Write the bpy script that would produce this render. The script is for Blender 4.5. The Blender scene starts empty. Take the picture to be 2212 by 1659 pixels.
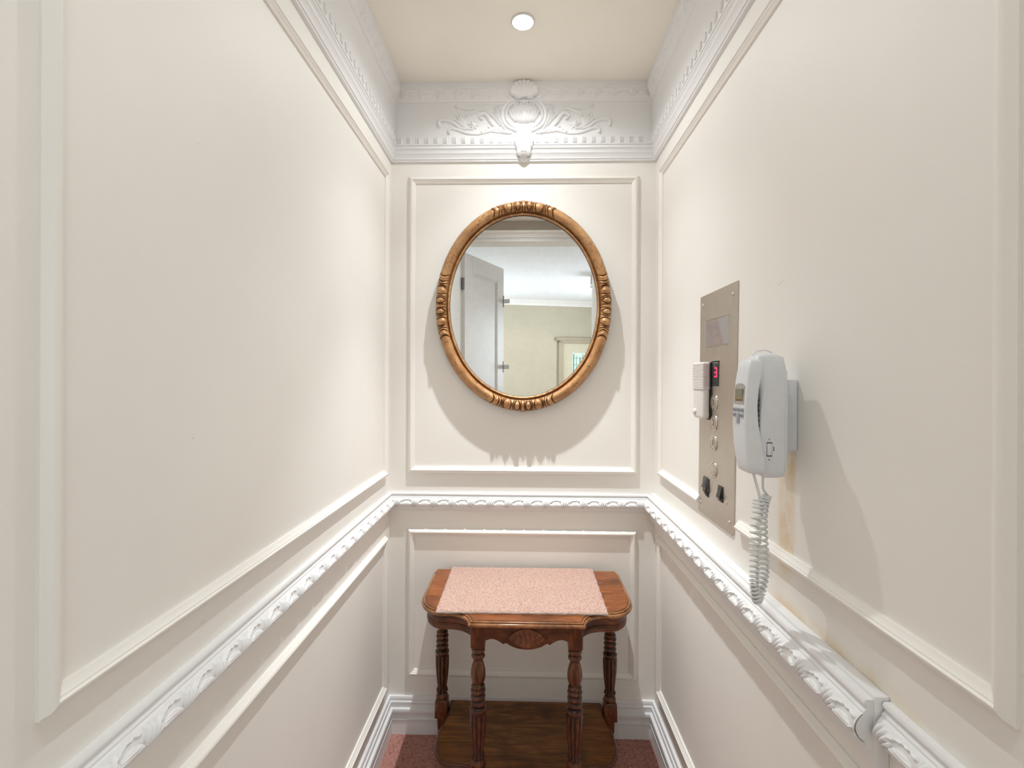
import bpy, bmesh, math, random
import numpy as np
from mathutils import Vector, Matrix

# ------------------------------------------------------------------ basics
C = bpy.context.scene.collection
SC = bpy.context.scene
PI = math.pi
rnd = random.Random(7)

D = 1.7333        # inside face of the back wall
XL, XR = -0.4835, 0.4702
H = 2.325         # lift ceiling
CAM = 1.28

# ------------------------------------------------------------------ camera
cam_d = bpy.data.cameras.new('camera')
cam = bpy.data.objects.new('camera', cam_d)
C.objects.link(cam)
cam_d.sensor_fit = 'HORIZONTAL'
cam_d.sensor_width = 36.0
cam_d.lens = 36.0 * 1040 / 2212
cam_d.shift_y = -(829.5 - 818.75) / 2212
cam_d.clip_start = 0.02
yaw, roll = 0.0244, 0.0043
fw = Vector((-math.sin(yaw), math.cos(yaw), 0))
r0 = Vector((math.cos(yaw), math.sin(yaw), 0))
u0 = Vector((0, 0, 1))
rr = math.cos(roll) * r0 + math.sin(roll) * u0
uu = -math.sin(roll) * r0 + math.cos(roll) * u0
m = Matrix((rr, uu, -fw)).transposed().to_4x4()
m.translation = (0, 0, CAM)
cam.matrix_world = m
SC.camera = cam

# ------------------------------------------------------------------ colour management, world
SC.view_settings.view_transform = 'Standard'
SC.view_settings.look = 'None'
SC.view_settings.gamma = 1.0
SC.view_settings.use_curve_mapping = False
SC.view_settings.exposure = 0.44
SC.cycles.use_denoising = True
SC.cycles.max_bounces = 8
SC.cycles.diffuse_bounces = 5
SC.cycles.sample_clamp_indirect = 6.0
world = bpy.data.worlds.new('daylight')
SC.world = world
world.use_nodes = True
bg = world.node_tree.nodes['Background']
bg.inputs[0].default_value = (0.80, 0.90, 1.0, 1)
bg.inputs[1].default_value = 1.2


def light(name, kind, loc, energy, color, rot=(0, 0, 0), **kw):
    d = bpy.data.lights.new(name, kind)
    d.energy = energy
    d.color = color
    for k, v in kw.items():
        setattr(d, k, v)
    o = bpy.data.objects.new(name, d)
    o.location = loc
    o.rotation_euler = rot
    C.objects.link(o)
    return o


# daylight through the left hall window; the right one is added for light
L1 = light('window_daylight_and_fill', 'AREA', (-2.12, -3.4, 1.45), 60, (0.84, 0.95, 1.0), (0, -PI / 2, 0), shape='RECTANGLE', size=1.25, size_y=1.7)
L2 = light('window_daylight_and_fill', 'AREA', (2.12, -3.4, 1.45), 45, (0.86, 0.95, 1.0), (0, PI / 2, 0), shape='RECTANGLE', size=1.25, size_y=1.7)
# lift downlights
LAMPS = [(-0.007, 1.4065), (-0.007, 0.36)]
for (lx, ly), en, eb, ec in zip(LAMPS, (4.7, 2.0), (18.5, 3.2), (62.0, 4.0)):
    # each lamp: the bare glow of the bulb and the reflector's downward beam
    light('downlight_glow', 'SPOT', (lx, ly, H - 0.012), en, (0.955, 0.98, 1.0), (0, 0, 0), spot_size=math.radians(156), spot_blend=0.4, shadow_soft_size=0.012)
    light('downlight_beam', 'SPOT', (lx, ly, H - 0.012), eb, (0.955, 0.98, 1.0), (0, 0, 0), spot_size=math.radians(100), spot_blend=1.0, shadow_soft_size=0.012)
    light('downlight_beam', 'SPOT', (lx, ly, H - 0.012), ec, (0.955, 0.98, 1.0), (0, 0, 0), spot_size=math.radians(62), spot_blend=1.0, shadow_soft_size=0.012)
light('downlight_beam', 'SPOT', (0.035, -4.13, 2.39), 14, (1.0, 0.80, 0.55), (0, 0, 0), spot_size=math.radians(150), spot_blend=0.5, shadow_soft_size=0.03)


# ------------------------------------------------------------------ materials
def newmat(name):
    mt = bpy.data.materials.new(name)
    mt.use_nodes = True
    nt = mt.node_tree
    return mt, nt, nt.nodes['Principled BSDF']


def N(nt, kind, **kw):
    n = nt.nodes.new(kind)
    for k, v in kw.items():
        if k.startswith('i_'):
            n.inputs[k[2:].replace('_', ' ')].default_value = v
        else:
            setattr(n, k, v)
    return n


def coords(nt, scale=(1, 1, 1), which='Object'):
    t = N(nt, 'ShaderNodeTexCoord')
    mp = N(nt, 'ShaderNodeMapping')
    mp.inputs['Scale'].default_value = scale
    nt.links.new(t.outputs[which], mp.inputs[0])
    return mp.outputs[0]


def noise(nt, vec, scale, detail=4, rough=0.5, dist=0.0):
    n = N(nt, 'ShaderNodeTexNoise')
    n.inputs['Scale'].default_value = scale
    n.inputs['Detail'].default_value = detail
    n.inputs['Roughness'].default_value = rough
    n.inputs['Distortion'].default_value = dist
    nt.links.new(vec, n.inputs['Vector'])
    return n.outputs['Fac']


def ramp(nt, fac, stops):
    r = N(nt, 'ShaderNodeValToRGB')
    el = r.color_ramp.elements
    while len(el) < len(stops):
        el.new(0.5)
    for e, (p, c) in zip(el, stops):
        e.position = p
        e.color = (*c, 1) if len(c) == 3 else c
    nt.links.new(fac, r.inputs[0])
    return r.outputs[0]


def mix(nt, fac, a, b, mode='MIX'):
    n = N(nt, 'ShaderNodeMix', data_type='RGBA', blend_type=mode)
    if isinstance(fac, (int, float)):
        n.inputs[0].default_value = fac
    else:
        nt.links.new(fac, n.inputs[0])
    for i, v in ((6, a), (7, b)):
        if isinstance(v, tuple):
            n.inputs[i].default_value = (*v, 1) if len(v) == 3 else v
        else:
            nt.links.new(v, n.inputs[i])
    return n.outputs[2]


def math_n(nt, op, a, b=0.0, clamp=False):
    n = N(nt, 'ShaderNodeMath', operation=op, use_clamp=clamp)
    for i, v in ((0, a), (1, b)):
        if isinstance(v, (int, float)):
            n.inputs[i].default_value = v
        else:
            nt.links.new(v, n.inputs[i])
    return n.outputs[0]


def bump(nt, bsdf, h, strength=0.2, dist=0.01):
    b = N(nt, 'ShaderNodeBump')
    b.inputs['Strength'].default_value = strength
    b.inputs['Distance'].default_value = dist
    nt.links.new(h, b.inputs['Height'])
    nt.links.new(b.outputs[0], bsdf.inputs['Normal'])


def paint(name, col, rough=0.5, var=0.03, bs=0.06, stain=False, scuffs=()):
    mt, nt, b = newmat(name)
    v = coords(nt)
    n1 = noise(nt, v, 2.2, 3)
    dark = tuple(c * (1 - var * 1.6) for c in col)
    lite = tuple(min(1, c * (1 + var)) for c in col)
    c = ramp(nt, n1, [(0.3, dark), (0.7, lite)])
    if stain or scuffs:
        sep = N(nt, 'ShaderNodeSeparateXYZ')
        nt.links.new(v, sep.inputs[0])

        if stain:
            def band(o, lo, hi, soft):
                a = N(nt, 'ShaderNodeMapRange', interpolation_type='SMOOTHSTEP')
                a.inputs['From Min'].default_value = lo - soft
                a.inputs['From Max'].default_value = lo + soft
                nt.links.new(sep.outputs[o], a.inputs[0])
                d = N(nt, 'ShaderNodeMapRange', interpolation_type='SMOOTHSTEP')
                d.inputs['From Min'].default_value = hi + soft
                d.inputs['From Max'].default_value = hi - soft
                nt.links.new(sep.outputs[o], d.inputs[0])
                return math_n(nt, 'MULTIPLY', a.outputs[0], d.outputs[0])
            nz = noise(nt, v, 14, 5, 0.6)
            nzr = math_n(nt, 'MULTIPLY', math_n(nt, 'SUBTRACT', nz, 0.33, True), 3.6, True)
            # yellowed old paint just above the handrail and under the handset
            m1 = math_n(nt, 'MULTIPLY', band(1, 0.60, 0.92, 0.05), band(2, 0.86, 0.885, 0.02))
            m2 = math_n(nt, 'MULTIPLY', band(1, 0.845, 0.895, 0.012), band(2, 0.93, 1.15, 0.03))
            m3 = math_n(nt, 'MULTIPLY', math_n(nt, 'MAXIMUM', m1, m2), nzr, True)
            c = mix(nt, math_n(nt, 'MULTIPLY', m3, 0.85), c, (0.74, 0.55, 0.30))
        # thin dark scuffs
        for (y0, z0, y1, z1) in scuffs:
            dy, dz = y1 - y0, z1 - z0
            L = math.hypot(dy, dz)
            ty, tz = dy / L, dz / L
            py = math_n(nt, 'SUBTRACT', sep.outputs[1], y0)
            pz = math_n(nt, 'SUBTRACT', sep.outputs[2], z0)
            al = math_n(nt, 'ADD', math_n(nt, 'MULTIPLY', py, ty), math_n(nt, 'MULTIPLY', pz, tz))
            ac = math_n(nt, 'ABSOLUTE', math_n(nt, 'SUBTRACT', math_n(nt, 'MULTIPLY', py, tz), math_n(nt, 'MULTIPLY', pz, ty)))
            ins = math_n(nt, 'MULTIPLY', math_n(nt, 'GREATER_THAN', al, 0.0), math_n(nt, 'LESS_THAN', al, L))
            ln = math_n(nt, 'MULTIPLY', ins, math_n(nt, 'LESS_THAN', ac, 0.0006))
            c = mix(nt, math_n(nt, 'MULTIPLY', ln, 0.32), c, (0.2, 0.16, 0.12))
    nt.links.new(c, b.inputs['Base Color'])
    b.inputs['Roughness'].default_value = rough
    b.inputs['Specular IOR Level'].default_value = 0.35
    if bs:
        n2 = noise(nt, v, 90, 3, 0.6)
        bump(nt, b, n2, bs, 0.002)
    return mt


def wood(name, c0, c1, c2, scale=(3, 26, 26), rough=0.32, dist=1.2, coat=0.25):
    mt, nt, b = newmat(name)
    v = coords(nt, scale)
    n1 = noise(nt, v, 1.6, 6, 0.62, dist)
    c = ramp(nt, n1, [(0.28, c0), (0.5, c1), (0.72, c2)])
    v2 = coords(nt, tuple(s * 5 for s in scale))
    n2 = noise(nt, v2, 3.0, 4, 0.6)
    c = mix(nt, math_n(nt, 'MULTIPLY', n2, 0.45), c, tuple(x * 0.55 for x in c0))
    v3 = coords(nt)
    n3 = noise(nt, v3, 11, 3, 0.5)
    c = mix(nt, math_n(nt, 'MULTIPLY', math_n(nt, 'SUBTRACT', n3, 0.48, True), 3.0, True), c, tuple(x * 0.45 for x in c0))
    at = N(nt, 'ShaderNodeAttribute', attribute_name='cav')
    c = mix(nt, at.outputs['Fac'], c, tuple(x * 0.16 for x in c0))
    nt.links.new(c, b.inputs['Base Color'])
    b.inputs['Roughness'].default_value = rough
    b.inputs['Coat Weight'].default_value = coat
    b.inputs['Specular IOR Level'].default_value = 0.35
    b.inputs['Coat Roughness'].default_value = 0.18
    bump(nt, b, n2, 0.08, 0.002)
    return mt


def simple(name, col, rough=0.4, metal=0.0, emit=None, es=0.0, nscale=60, bs=0.0, spec=0.5, aniso=None):
    mt, nt, b = newmat(name)
    v = coords(nt) if aniso is None else coords(nt, aniso)
    n1 = noise(nt, v, nscale, 3)
    c = ramp(nt, n1, [(0.3, tuple(x * 0.97 for x in col)), (0.7, tuple(min(1, x * 1.02) for x in col))])
    nt.links.new(c, b.inputs['Base Color'])
    b.inputs['Roughness'].default_value = rough
    b.inputs['Metallic'].default_value = metal
    b.inputs['Specular IOR Level'].default_value = spec
    if emit:
        b.inputs['Emission Color'].default_value = (*emit, 1)
        b.inputs['Emission Strength'].default_value = es
    if bs:
        bump(nt, b, n1, bs, 0.001)
    return mt


M = {}
M['cream'] = paint('cream_wall_paint', (0.875, 0.850, 0.800), 0.55, 0.02)
M['cream_r'] = paint('cream_wall_paint_stained', (0.875, 0.850, 0.800), 0.55, 0.02, stain=True, scuffs=((0.880, 1.040, 0.8745, 1.020), (0.8745, 1.020, 0.867, 1.000), (0.867, 1.000, 0.858, 0.988), (0.858, 0.988, 0.848, 0.978), (0.905, 1.455, 0.893, 1.459), (0.893, 1.459, 0.880, 1.461)))
M['cream_l'] = paint('cream_wall_paint_scuffed', (0.875, 0.850, 0.800), 0.55, 0.02, scuffs=((0.712, 0.9085, 0.719, 0.9112), (0.719, 0.9112, 0.722, 0.9130), (0.690, 1.1900, 0.697, 1.1925), (0.700, 1.625, 0.7015, 1.628)))
M['creamtrim'] = paint('cream_trim_paint', (0.89, 0.865, 0.81), 0.4, 0.01, 0.02)
M['white'] = paint('white_trim_paint', (0.84, 0.84, 0.838), 0.38, 0.015, 0.03)
M['ceil'] = paint('lift_ceiling_paint', (0.94, 0.90, 0.81), 0.6, 0.02)
M['hallwall'] = paint('hall_wall_paint', (0.50, 0.45, 0.35), 0.6, 0.02)
M['hallceil'] = paint('hall_ceiling_paint', (0.84, 0.86, 0.90), 0.6, 0.01)
M['doorwhite'] = paint('door_paint', (0.82, 0.80, 0.78), 0.35, 0.01, 0.02)
M['header'] = paint('header_shade_paint', (0.42, 0.37, 0.30), 0.5, 0.04)  # grey-brown puts the shade above the doorway into the panel's colour
M['hallfloor'] = paint('hall_carpet', (0.66, 0.58, 0.52), 0.9, 0.05, 0.3)

M['woodtop'] = wood('walnut_top', (0.15, 0.038, 0.010), (0.31, 0.092, 0.024), (0.45, 0.165, 0.045), (5, 22, 22), 0.3, 2.2, 0.15)
M['woodedge'] = wood('walnut_edge', (0.16, 0.055, 0.018), (0.40, 0.165, 0.060), (0.58, 0.29, 0.125), (14, 14, 14), 0.22, 0.8, 0.5)
M['woodapron'] = wood('walnut_apron', (0.060, 0.018, 0.007), (0.155, 0.048, 0.017), (0.29, 0.110, 0.038), (6, 24, 24), 0.32, 1.2, 0.15)
M['woodleg'] = wood('walnut_leg', (0.045, 0.012, 0.005), (0.135, 0.038, 0.010), (0.36, 0.130, 0.036), (26, 26, 7), 0.24, 0.8, 0.22)
M['woodshelf'] = wood('walnut_shelf', (0.075, 0.026, 0.006), (0.19, 0.075, 0.017), (0.36, 0.155, 0.038), (2.2, 20, 20), 0.36, 1.8, 0.12)
M['woodcarve'] = wood('walnut_carved', (0.12, 0.035, 0.012), (0.26, 0.085, 0.032), (0.36, 0.14, 0.06), (20, 20, 20), 0.4, 1.0, 0.2)


def carpet(name, lo, hi):
    mt, nt, b = newmat(name)
    v = coords(nt)
    n1 = noise(nt, v, 160, 3, 0.6)
    n0 = noise(nt, v, 6, 2)
    c = ramp(nt, n1, [(0.3, lo), (0.62, hi)])
    c = mix(nt, math_n(nt, 'MULTIPLY', n0, 0.25), c, tuple(x * 0.75 for x in lo))
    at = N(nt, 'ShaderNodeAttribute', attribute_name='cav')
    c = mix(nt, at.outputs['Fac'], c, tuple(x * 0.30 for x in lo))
    nt.links.new(c, b.inputs['Base Color'])
    b.inputs['Roughness'].default_value = 0.95
    b.inputs['Specular IOR Level'].default_value = 0.1
    b.inputs['Sheen Weight'].default_value = 0.2
    n2 = noise(nt, v, 900, 2)
    bump(nt, b, n2, 0.5, 0.002)
    return mt


M['carpet'] = carpet('terracotta_loop_carpet', (0.40, 0.17, 0.13), (0.56, 0.29, 0.235))
M['mat'] = carpet('pink_loop_carpet', (0.50, 0.305, 0.245), (0.66, 0.46, 0.385))
M['backing'] = simple('carpet_backing', (0.60, 0.55, 0.50), 0.9, nscale=400)


def gilt():
    mt, nt, b = newmat('aged_gilt')
    v = coords(nt)
    n1 = noise(nt, v, 22, 5, 0.6)
    c = ramp(nt, n1, [(0.3, (0.33, 0.155, 0.062)), (0.55, (0.49, 0.255, 0.105)), (0.75, (0.62, 0.40, 0.19))])
    # crackle wear showing grey-green gesso
    vo = N(nt, 'ShaderNodeTexVoronoi', feature='DISTANCE_TO_EDGE')
    vo.inputs['Scale'].default_value = 30
    nd = N(nt, 'ShaderNodeTexNoise')
    nd.inputs['Scale'].default_value = 30
    nt.links.new(v, nd.inputs['Vector'])
    mv = mix(nt, 0.11, v, nd.outputs['Color'])
    nt.links.new(mv, vo.inputs['Vector'])
    ln = math_n(nt, 'LESS_THAN', vo.outputs['Distance'], 0.024)
    pt = math_n(nt, 'GREATER_THAN', noise(nt, v, 13, 3), 0.49)
    at2 = N(nt, 'ShaderNodeAttribute', attribute_name='plain')
    wear = math_n(nt, 'MULTIPLY', math_n(nt, 'MULTIPLY', ln, pt), at2.outputs['Fac'])
    c = mix(nt, math_n(nt, 'MULTIPLY', wear, 0.75), c, (0.10, 0.055, 0.028))
    pt2 = math_n(nt, 'MULTIPLY', math_n(nt, 'SUBTRACT', noise(nt, coords(nt), 9, 6, 0.7), 0.52, True), 5.0, True)
    c = mix(nt, math_n(nt, 'MULTIPLY', math_n(nt, 'MULTIPLY', pt2, at2.outputs['Fac']), 0.65), c, (0.40, 0.31, 0.19))
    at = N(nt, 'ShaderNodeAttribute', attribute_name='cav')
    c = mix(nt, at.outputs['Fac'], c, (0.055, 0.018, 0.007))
    nt.links.new(c, b.inputs['Base Color'])
    b.inputs['Metallic'].default_value = 0.35
    b.inputs['Roughness'].default_value = 0.36
    bump(nt, b, noise(nt, v, 120, 4), 0.12, 0.002)
    return mt


M['gilt'] = gilt()
M['glassmirror'] = simple('silvered_glass', (0.93, 0.94, 0.94), 0.0, 1.0)
M['darkedge'] = simple('mirror_edge_black', (0.03, 0.03, 0.04), 0.4)
M['steel'] = simple('brushed_steel', (0.60, 0.55, 0.485), 0.42, 1.0, nscale=4, bs=0.0, aniso=(3, 9, 3))
M['chrome'] = simple('chrome', (0.72, 0.70, 0.66), 0.16, 1.0)
M['screw'] = simple('screw_steel', (0.62, 0.60, 0.56), 0.25, 1.0)
M['button'] = simple('button_lens', (0.50, 0.44, 0.36), 0.25, 0.6)
M['numeral'] = simple('numeral_red', (0.24, 0.08, 0.06), 0.5)
M['panewin'] = simple('grey_display_window', (0.36, 0.33, 0.33), 0.06, 0.0, spec=0.9)
M['black'] = simple('black_plastic', (0.018, 0.018, 0.018), 0.35)
M['tape'] = simple('black_tape', (0.035, 0.034, 0.034), 0.28, nscale=40, bs=0.6)
M['display'] = simple('display_black', (0.025, 0.03, 0.03), 0.12)
M['led'] = simple('led_red', (0.6, 0.02, 0.06), 0.4, emit=(1.0, 0.03, 0.12), es=0.8)
M['plastic'] = simple('white_plastic', (0.76, 0.78, 0.81), 0.3)
M['plasticw'] = simple('warm_white_plastic', (0.78, 0.74, 0.71), 0.32)
M['cord'] = simple('white_cord_vinyl', (0.74, 0.76, 0.76), 0.3)
M['key'] = simple('grey_keys', (0.36, 0.39, 0.44), 0.35)
M['keymark'] = simple('key_mark', (0.08, 0.09, 0.12), 0.5)
M['lcdframe'] = simple('lcd_bezel', (0.42, 0.37, 0.33), 0.15)
M['lcd'] = simple('lcd_glass', (0.20, 0.19, 0.12), 0.05, spec=0.8)
M['lampglow'] = simple('lamp_lens', (1, 1, 1), 0.3, emit=(0.98, 0.98, 1.0), es=85)
M['lampglow2'] = simple('hall_lamp_lens', (1, 0.8, 0.6), 0.3, emit=(1.0, 0.36, 0.09), es=2.2)
M['bezel'] = simple('lamp_bezel_white', (0.75, 0.75, 0.74), 0.3)
M['hinge'] = simple('hinge_steel', (0.33, 0.33, 0.34), 0.35, 0.8)
M['brown'] = simple('brown_metal', (0.14, 0.09, 0.06), 0.4, 0.3)
M['picframe'] = simple('weathered_picture_frame', (0.36, 0.30, 0.21), 0.5, 0.2, nscale=30)
M['picmat'] = simple('picture_mount', (0.62, 0.56, 0.42), 0.6)
M['picpane'] = simple('picture_print_pale', (0.50, 0.60, 0.52), 0.2)
M['picline'] = simple('picture_print_dark', (0.14, 0.26, 0.20), 0.4)


def glass_mat():
    mt, nt, b = newmat('window_glass')
    v = coords(nt)
    b.inputs['Base Color'].default_value = (0.9, 0.95, 0.95, 1)
    b.inputs['Roughness'].default_value = 0.02
    tr = N(nt, 'ShaderNodeBsdfTransparent')
    mx = N(nt, 'ShaderNodeMixShader')
    mx.inputs[0].default_value = 0.07
    nt.links.new(tr.outputs[0], mx.inputs[1])
    nt.links.new(b.outputs[0], mx.inputs[2])
    nt.links.new(mx.outputs[0], nt.nodes['Material Output'].inputs['Surface'])
    return mt


M['glass'] = glass_mat()


# ------------------------------------------------------------------ object helpers
def wloc(p):
    v = Vector((0, 0, 0))
    while p is not None:
        v += p.location
        p = p.parent
    return v


def finish(me, mat, smooth=None):
    me.materials.append(M[mat] if isinstance(mat, str) else mat)
    if smooth is not None:
        me.polygons.foreach_set('use_smooth', [True] * len(me.polygons))
        if smooth < 170:
            me.set_sharp_from_angle(angle=math.radians(smooth))
    me.update()


def mk(name, verts, faces, mat, parent=None, smooth=None, local=False, cav=None, plain=None):
    """one mesh object from world coordinates"""
    off = (0, 0, 0) if (parent is None or local) else wloc(parent)
    vs = np.array(verts, dtype=float) - np.array(off)
    me = bpy.data.meshes.new(name)
    me.from_pydata(vs.tolist(), [], faces)
    if cav is not None:
        a = me.attributes.new('cav', 'FLOAT', 'POINT')
        a.data.foreach_set('value', np.clip(np.array(cav, dtype=np.float32), 0, 1))
    if plain is not None:
        a = me.attributes.new('plain', 'FLOAT', 'POINT')
        a.data.foreach_set('value', np.clip(np.array(plain, dtype=np.float32), 0, 1))
    finish(me, mat, smooth)
    o = bpy.data.objects.new(name, me)
    C.objects.link(o)
    if parent is not None:
        o.parent = parent
    return o


def mkbm(name, bm, mat, parent=None, smooth=None, local=False):
    bmesh.ops.recalc_face_normals(bm, faces=bm.faces)
    off = Vector((0, 0, 0)) if (parent is None or local) else wloc(parent)
    bmesh.ops.translate(bm, verts=bm.verts, vec=-off)
    me = bpy.data.meshes.new(name)
    bm.to_mesh(me)
    bm.free()
    finish(me, mat, smooth)
    o = bpy.data.objects.new(name, me)
    C.objects.link(o)
    if parent is not None:
        o.parent = parent
    return o


def inst(name, me, parent, loc, rotz=0.0, rot=None):
    o = bpy.data.objects.new(name, me)
    C.objects.link(o)
    o.parent = parent
    o.location = Vector(loc) - wloc(parent)
    o.rotation_euler = rot if rot is not None else (0, 0, rotz)
    return o


def empty(name, loc, label=None, cat=None, kind=None, group=None):
    o = bpy.data.objects.new(name, None)
    o.empty_display_size = 0.05
    o.location = loc
    C.objects.link(o)
    if label: o['label'] = label
    if cat: o['category'] = cat
    if kind: o['kind'] = kind
    if group: o['group'] = group
    return o


def box(bm, x0, x1, y0, y1, z0, z1, bev=0.0, seg=2):
    vs = [bm.verts.new((x, y, z)) for x in (x0, x1) for y in (y0, y1) for z in (z0, z1)]
    q = [(0, 1, 3, 2), (4, 6, 7, 5), (0, 4, 5, 1), (2, 3, 7, 6), (0, 2, 6, 4), (1, 5, 7, 3)]
    fs = [bm.faces.new([vs[i] for i in f]) for f in q]
    if bev:
        es = list({e for f in fs for e in f.edges})
        bmesh.ops.bevel(bm, geom=es, offset=bev, segments=seg, affect='EDGES', profile=0.5)
    return bm


def boxo(name, x0, x1, y0, y1, z0, z1, mat, parent=None, bev=0.0, seg=2, smooth=None):
    bm = bmesh.new()
    box(bm, x0, x1, y0, y1, z0, z1, bev, seg)
    return mkbm(name, bm, mat, parent, smooth if smooth is not None else (40 if bev else None))


def grid_faces(nu, nv, closeu=False):
    f = []
    for i in range(nu - (0 if closeu else 1)):
        a = i * nv
        b = ((i + 1) % nu) * nv
        for j in range(nv - 1):
            f.append((a + j, b + j, b + j + 1, a + j + 1))
    return f


# wall frames: s runs to the viewer's right along the wall, h stands proud of it
def W(w, s, z, h):
    if w == 'back':
        return (s, D - h, z)
    if w == 'left':
        return (XL + h, s, z)
    return (XR - h, -s, z)


ROT = {'back': 0.0, 'left': PI / 2, 'right': -PI / 2}


def extrude(name, w, s0, s1, prof, mat, parent=None, m0=1, m1=1, closed=True, smooth=35):
    """profile [(h, z)] swept along a wall, mitred ends"""
    n = len(prof)
    vs = [W(w, s0 + h * m0, z, h) for h, z in prof] + [W(w, s1 - h * m1, z, h) for h, z in prof]
    fs = [(i, (i + 1) % n, n + (i + 1) % n, n + i) for i in range(n if closed else n - 1)]
    fs += [tuple(range(n))[::-1], tuple(range(n, 2 * n))]
    bm = bmesh.new()
    bv = [bm.verts.new(v) for v in vs]
    for f in fs:
        bm.faces.new([bv[i] for i in f])
    return mkbm(name, bm, mat, parent, smooth)


# ------------------------------------------------------------------ lift shell
def struct(o):
    o['kind'] = 'structure'
    return o


struct(boxo('wall_back', XL - 0.05, XR + 0.05, D, D + 0.05, 0, H, 'cream'))
struct(boxo('wall_left', XL - 0.05, XL, -0.02, D, 0, H, 'cream_l'))
struct(boxo('wall_right', XR, XR + 0.05, -0.02, D, 0, H, 'cream_r'))
struct(boxo('ceiling', XL - 0.05, XR + 0.05, -0.02, D + 0.05, H, H + 0.04, 'ceil'))


# loop pile carpet as a real relief
def pile(x0, x1, y0, y1, z, step, pitch, amp, seed, rowrot=0.0):
    nx = int((x1 - x0) / step) + 1
    ny = int((y1 - y0) / step) + 1
    xs = np.linspace(x0, x1, nx)
    ys = np.linspace(y0, y1, ny)
    X, Y = np.meshgrid(xs, ys, indexing='ij')
    rs = np.random.RandomState(seed)
    ci = int((x1 - x0) / pitch) + 6
    cj = int((y1 - y0) / (pitch * 0.87)) + 6
    jx = rs.uniform(-0.2, 0.2, (ci, cj))
    jy = rs.uniform(-0.2, 0.2, (ci, cj))
    ja = rs.uniform(0.65, 1.0, (ci, cj))
    gx = (X - x0) / pitch + 2
    gy = (Y - y0) / (pitch * 0.87) + 2
    best = np.full(X.shape, 9.0)
    amp_b = np.ones(X.shape)
    for dj in (-1, 0, 1):
        J = np.floor(gy).astype(int) + dj
        for di in (-1, 0, 1):
            I = np.floor(gx - 0.5 * (J % 2)).astype(int) + di
            Ic, Jc = np.clip(I, 0, ci - 1), np.clip(J, 0, cj - 1)
            px = I + 0.5 + 0.5 * (J % 2) + jx[Ic, Jc]
            py = J + 0.5 + jy[Ic, Jc]
            d = np.hypot(gx - px, (gy - py) * 0.95)
            m_ = d < best
            best = np.where(m_, d, best)
            amp_b = np.where(m_, ja[Ic, Jc], amp_b)
    h = np.sqrt(np.clip(1 - (best / 0.64) ** 2, 0, 1)) * amp_b
    Z = z + amp * h
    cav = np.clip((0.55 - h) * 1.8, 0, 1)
    return X, Y, Z, cav, nx, ny


X, Y, Z, cav, nx, ny = pile(XL, XR, -0.02, D, 0.0, 0.0027, 0.0095, 0.0055, 3)
vs = np.stack([X, Y, Z], -1).reshape(-1, 3)
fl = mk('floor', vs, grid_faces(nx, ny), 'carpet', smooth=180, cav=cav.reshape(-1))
struct(fl)
# faces are wound so that they point down: flip
fl.data.flip_normals()

# ------------------------------------------------------------------ carved motif shared by the chair rails
def motif_h(u, v):
    """acanthus leaf fan, pointed bud, curled crest and the hollow between them; periodic in u"""
    h = np.full_like(u, 0.12)
    for k in (-1, 0, 1):
        x, y = (u - k) * 1.9, v
        sc = lambda t: np.clip(t, 0, 1)
        # hollow under the crest
        crest = 0.60 + 0.30 * np.sin(sc((x - 0.45) / 0.85) * PI / 2) - 0.10 * sc((x - 1.4) / 0.45) ** 2
        hol = sc((x - 0.60) * 9) * sc((1.80 - x) * 7) * sc((crest - y) * 14) * sc((y - 0.40) * 14)
        h = np.where(hol > 0.02, np.minimum(h, 0.12 - 0.75 * hol), h)
        # crest: scalloped ridge
        cr_ = sc((x - 0.42) * 8) * sc((1.86 - x) * 8) * sc(1 - np.abs(y - crest - 0.015 * np.sin(x * 22)) / 0.085)
        h = np.maximum(h, cr_ ** 0.6 * (0.72 + 0.22 * np.abs(np.sin(x * 8.5))))
        # bud
        e = 1 - ((x - 1.24) / 0.54) ** 2
        half_ = 0.235 * sc(e) ** 0.85
        bud = sc(1 - (np.abs(y - 0.40 - 0.05 * (x - 1.1)) / np.maximum(half_, 1e-4)) ** 2) * (e > 0)
        h = np.maximum(h, np.sqrt(bud) * (0.86 + 0.10 * np.cos(y * 62)))
        # fan of the leaf
        dx, dy = x + 0.06, y + 0.16
        r, th = np.hypot(dx, dy), np.arctan2(dy, dx)
        lim = 1.12 - 0.10 * sc((0.85 - th) * 3) + 0.03 * np.cos(th * 34)
        fan = sc((th - 0.56) * 16) * sc((1.50 - th) * 16) * sc((lim - r) * 16) * sc((r - 0.12) * 8)
        ridge = np.abs(np.cos(th * 15 + r * 2.2)) ** 0.8
        fh = fan * (0.30 + 0.72 * ridge) * (0.70 + 0.35 * sc(r))
        h = np.where(fan > 0.5, fh, np.maximum(h, fh))
    edge = np.clip(v / 0.05, 0, 1) * np.clip((1 - v) / 0.05, 0, 1)
    return h * edge


def motif_mesh(name, length, z0, z1, base, amp, nu=76, nv=44, mat='white'):
    us = np.linspace(0, 1, nu)
    vv = np.linspace(0, 1, nv)
    U, V = np.meshgrid(us, vv, indexing='ij')
    hh = motif_h(U, V)
    bp = np.array([base(t) for t in vv])[None, :]
    P = bp + amp * (hh - 0.12)
    vs = np.stack([U * length, -P, z0 + V * (z1 - z0)], -1).reshape(-1, 3)
    me = bpy.data.meshes.new(name)
    me.from_pydata(vs.tolist(), [], [f for f in grid_faces(nu, nv)])
    finish(me, mat, 32)
    return me


RT = 0.870   # chair rail top
ML = 0.0667


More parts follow.
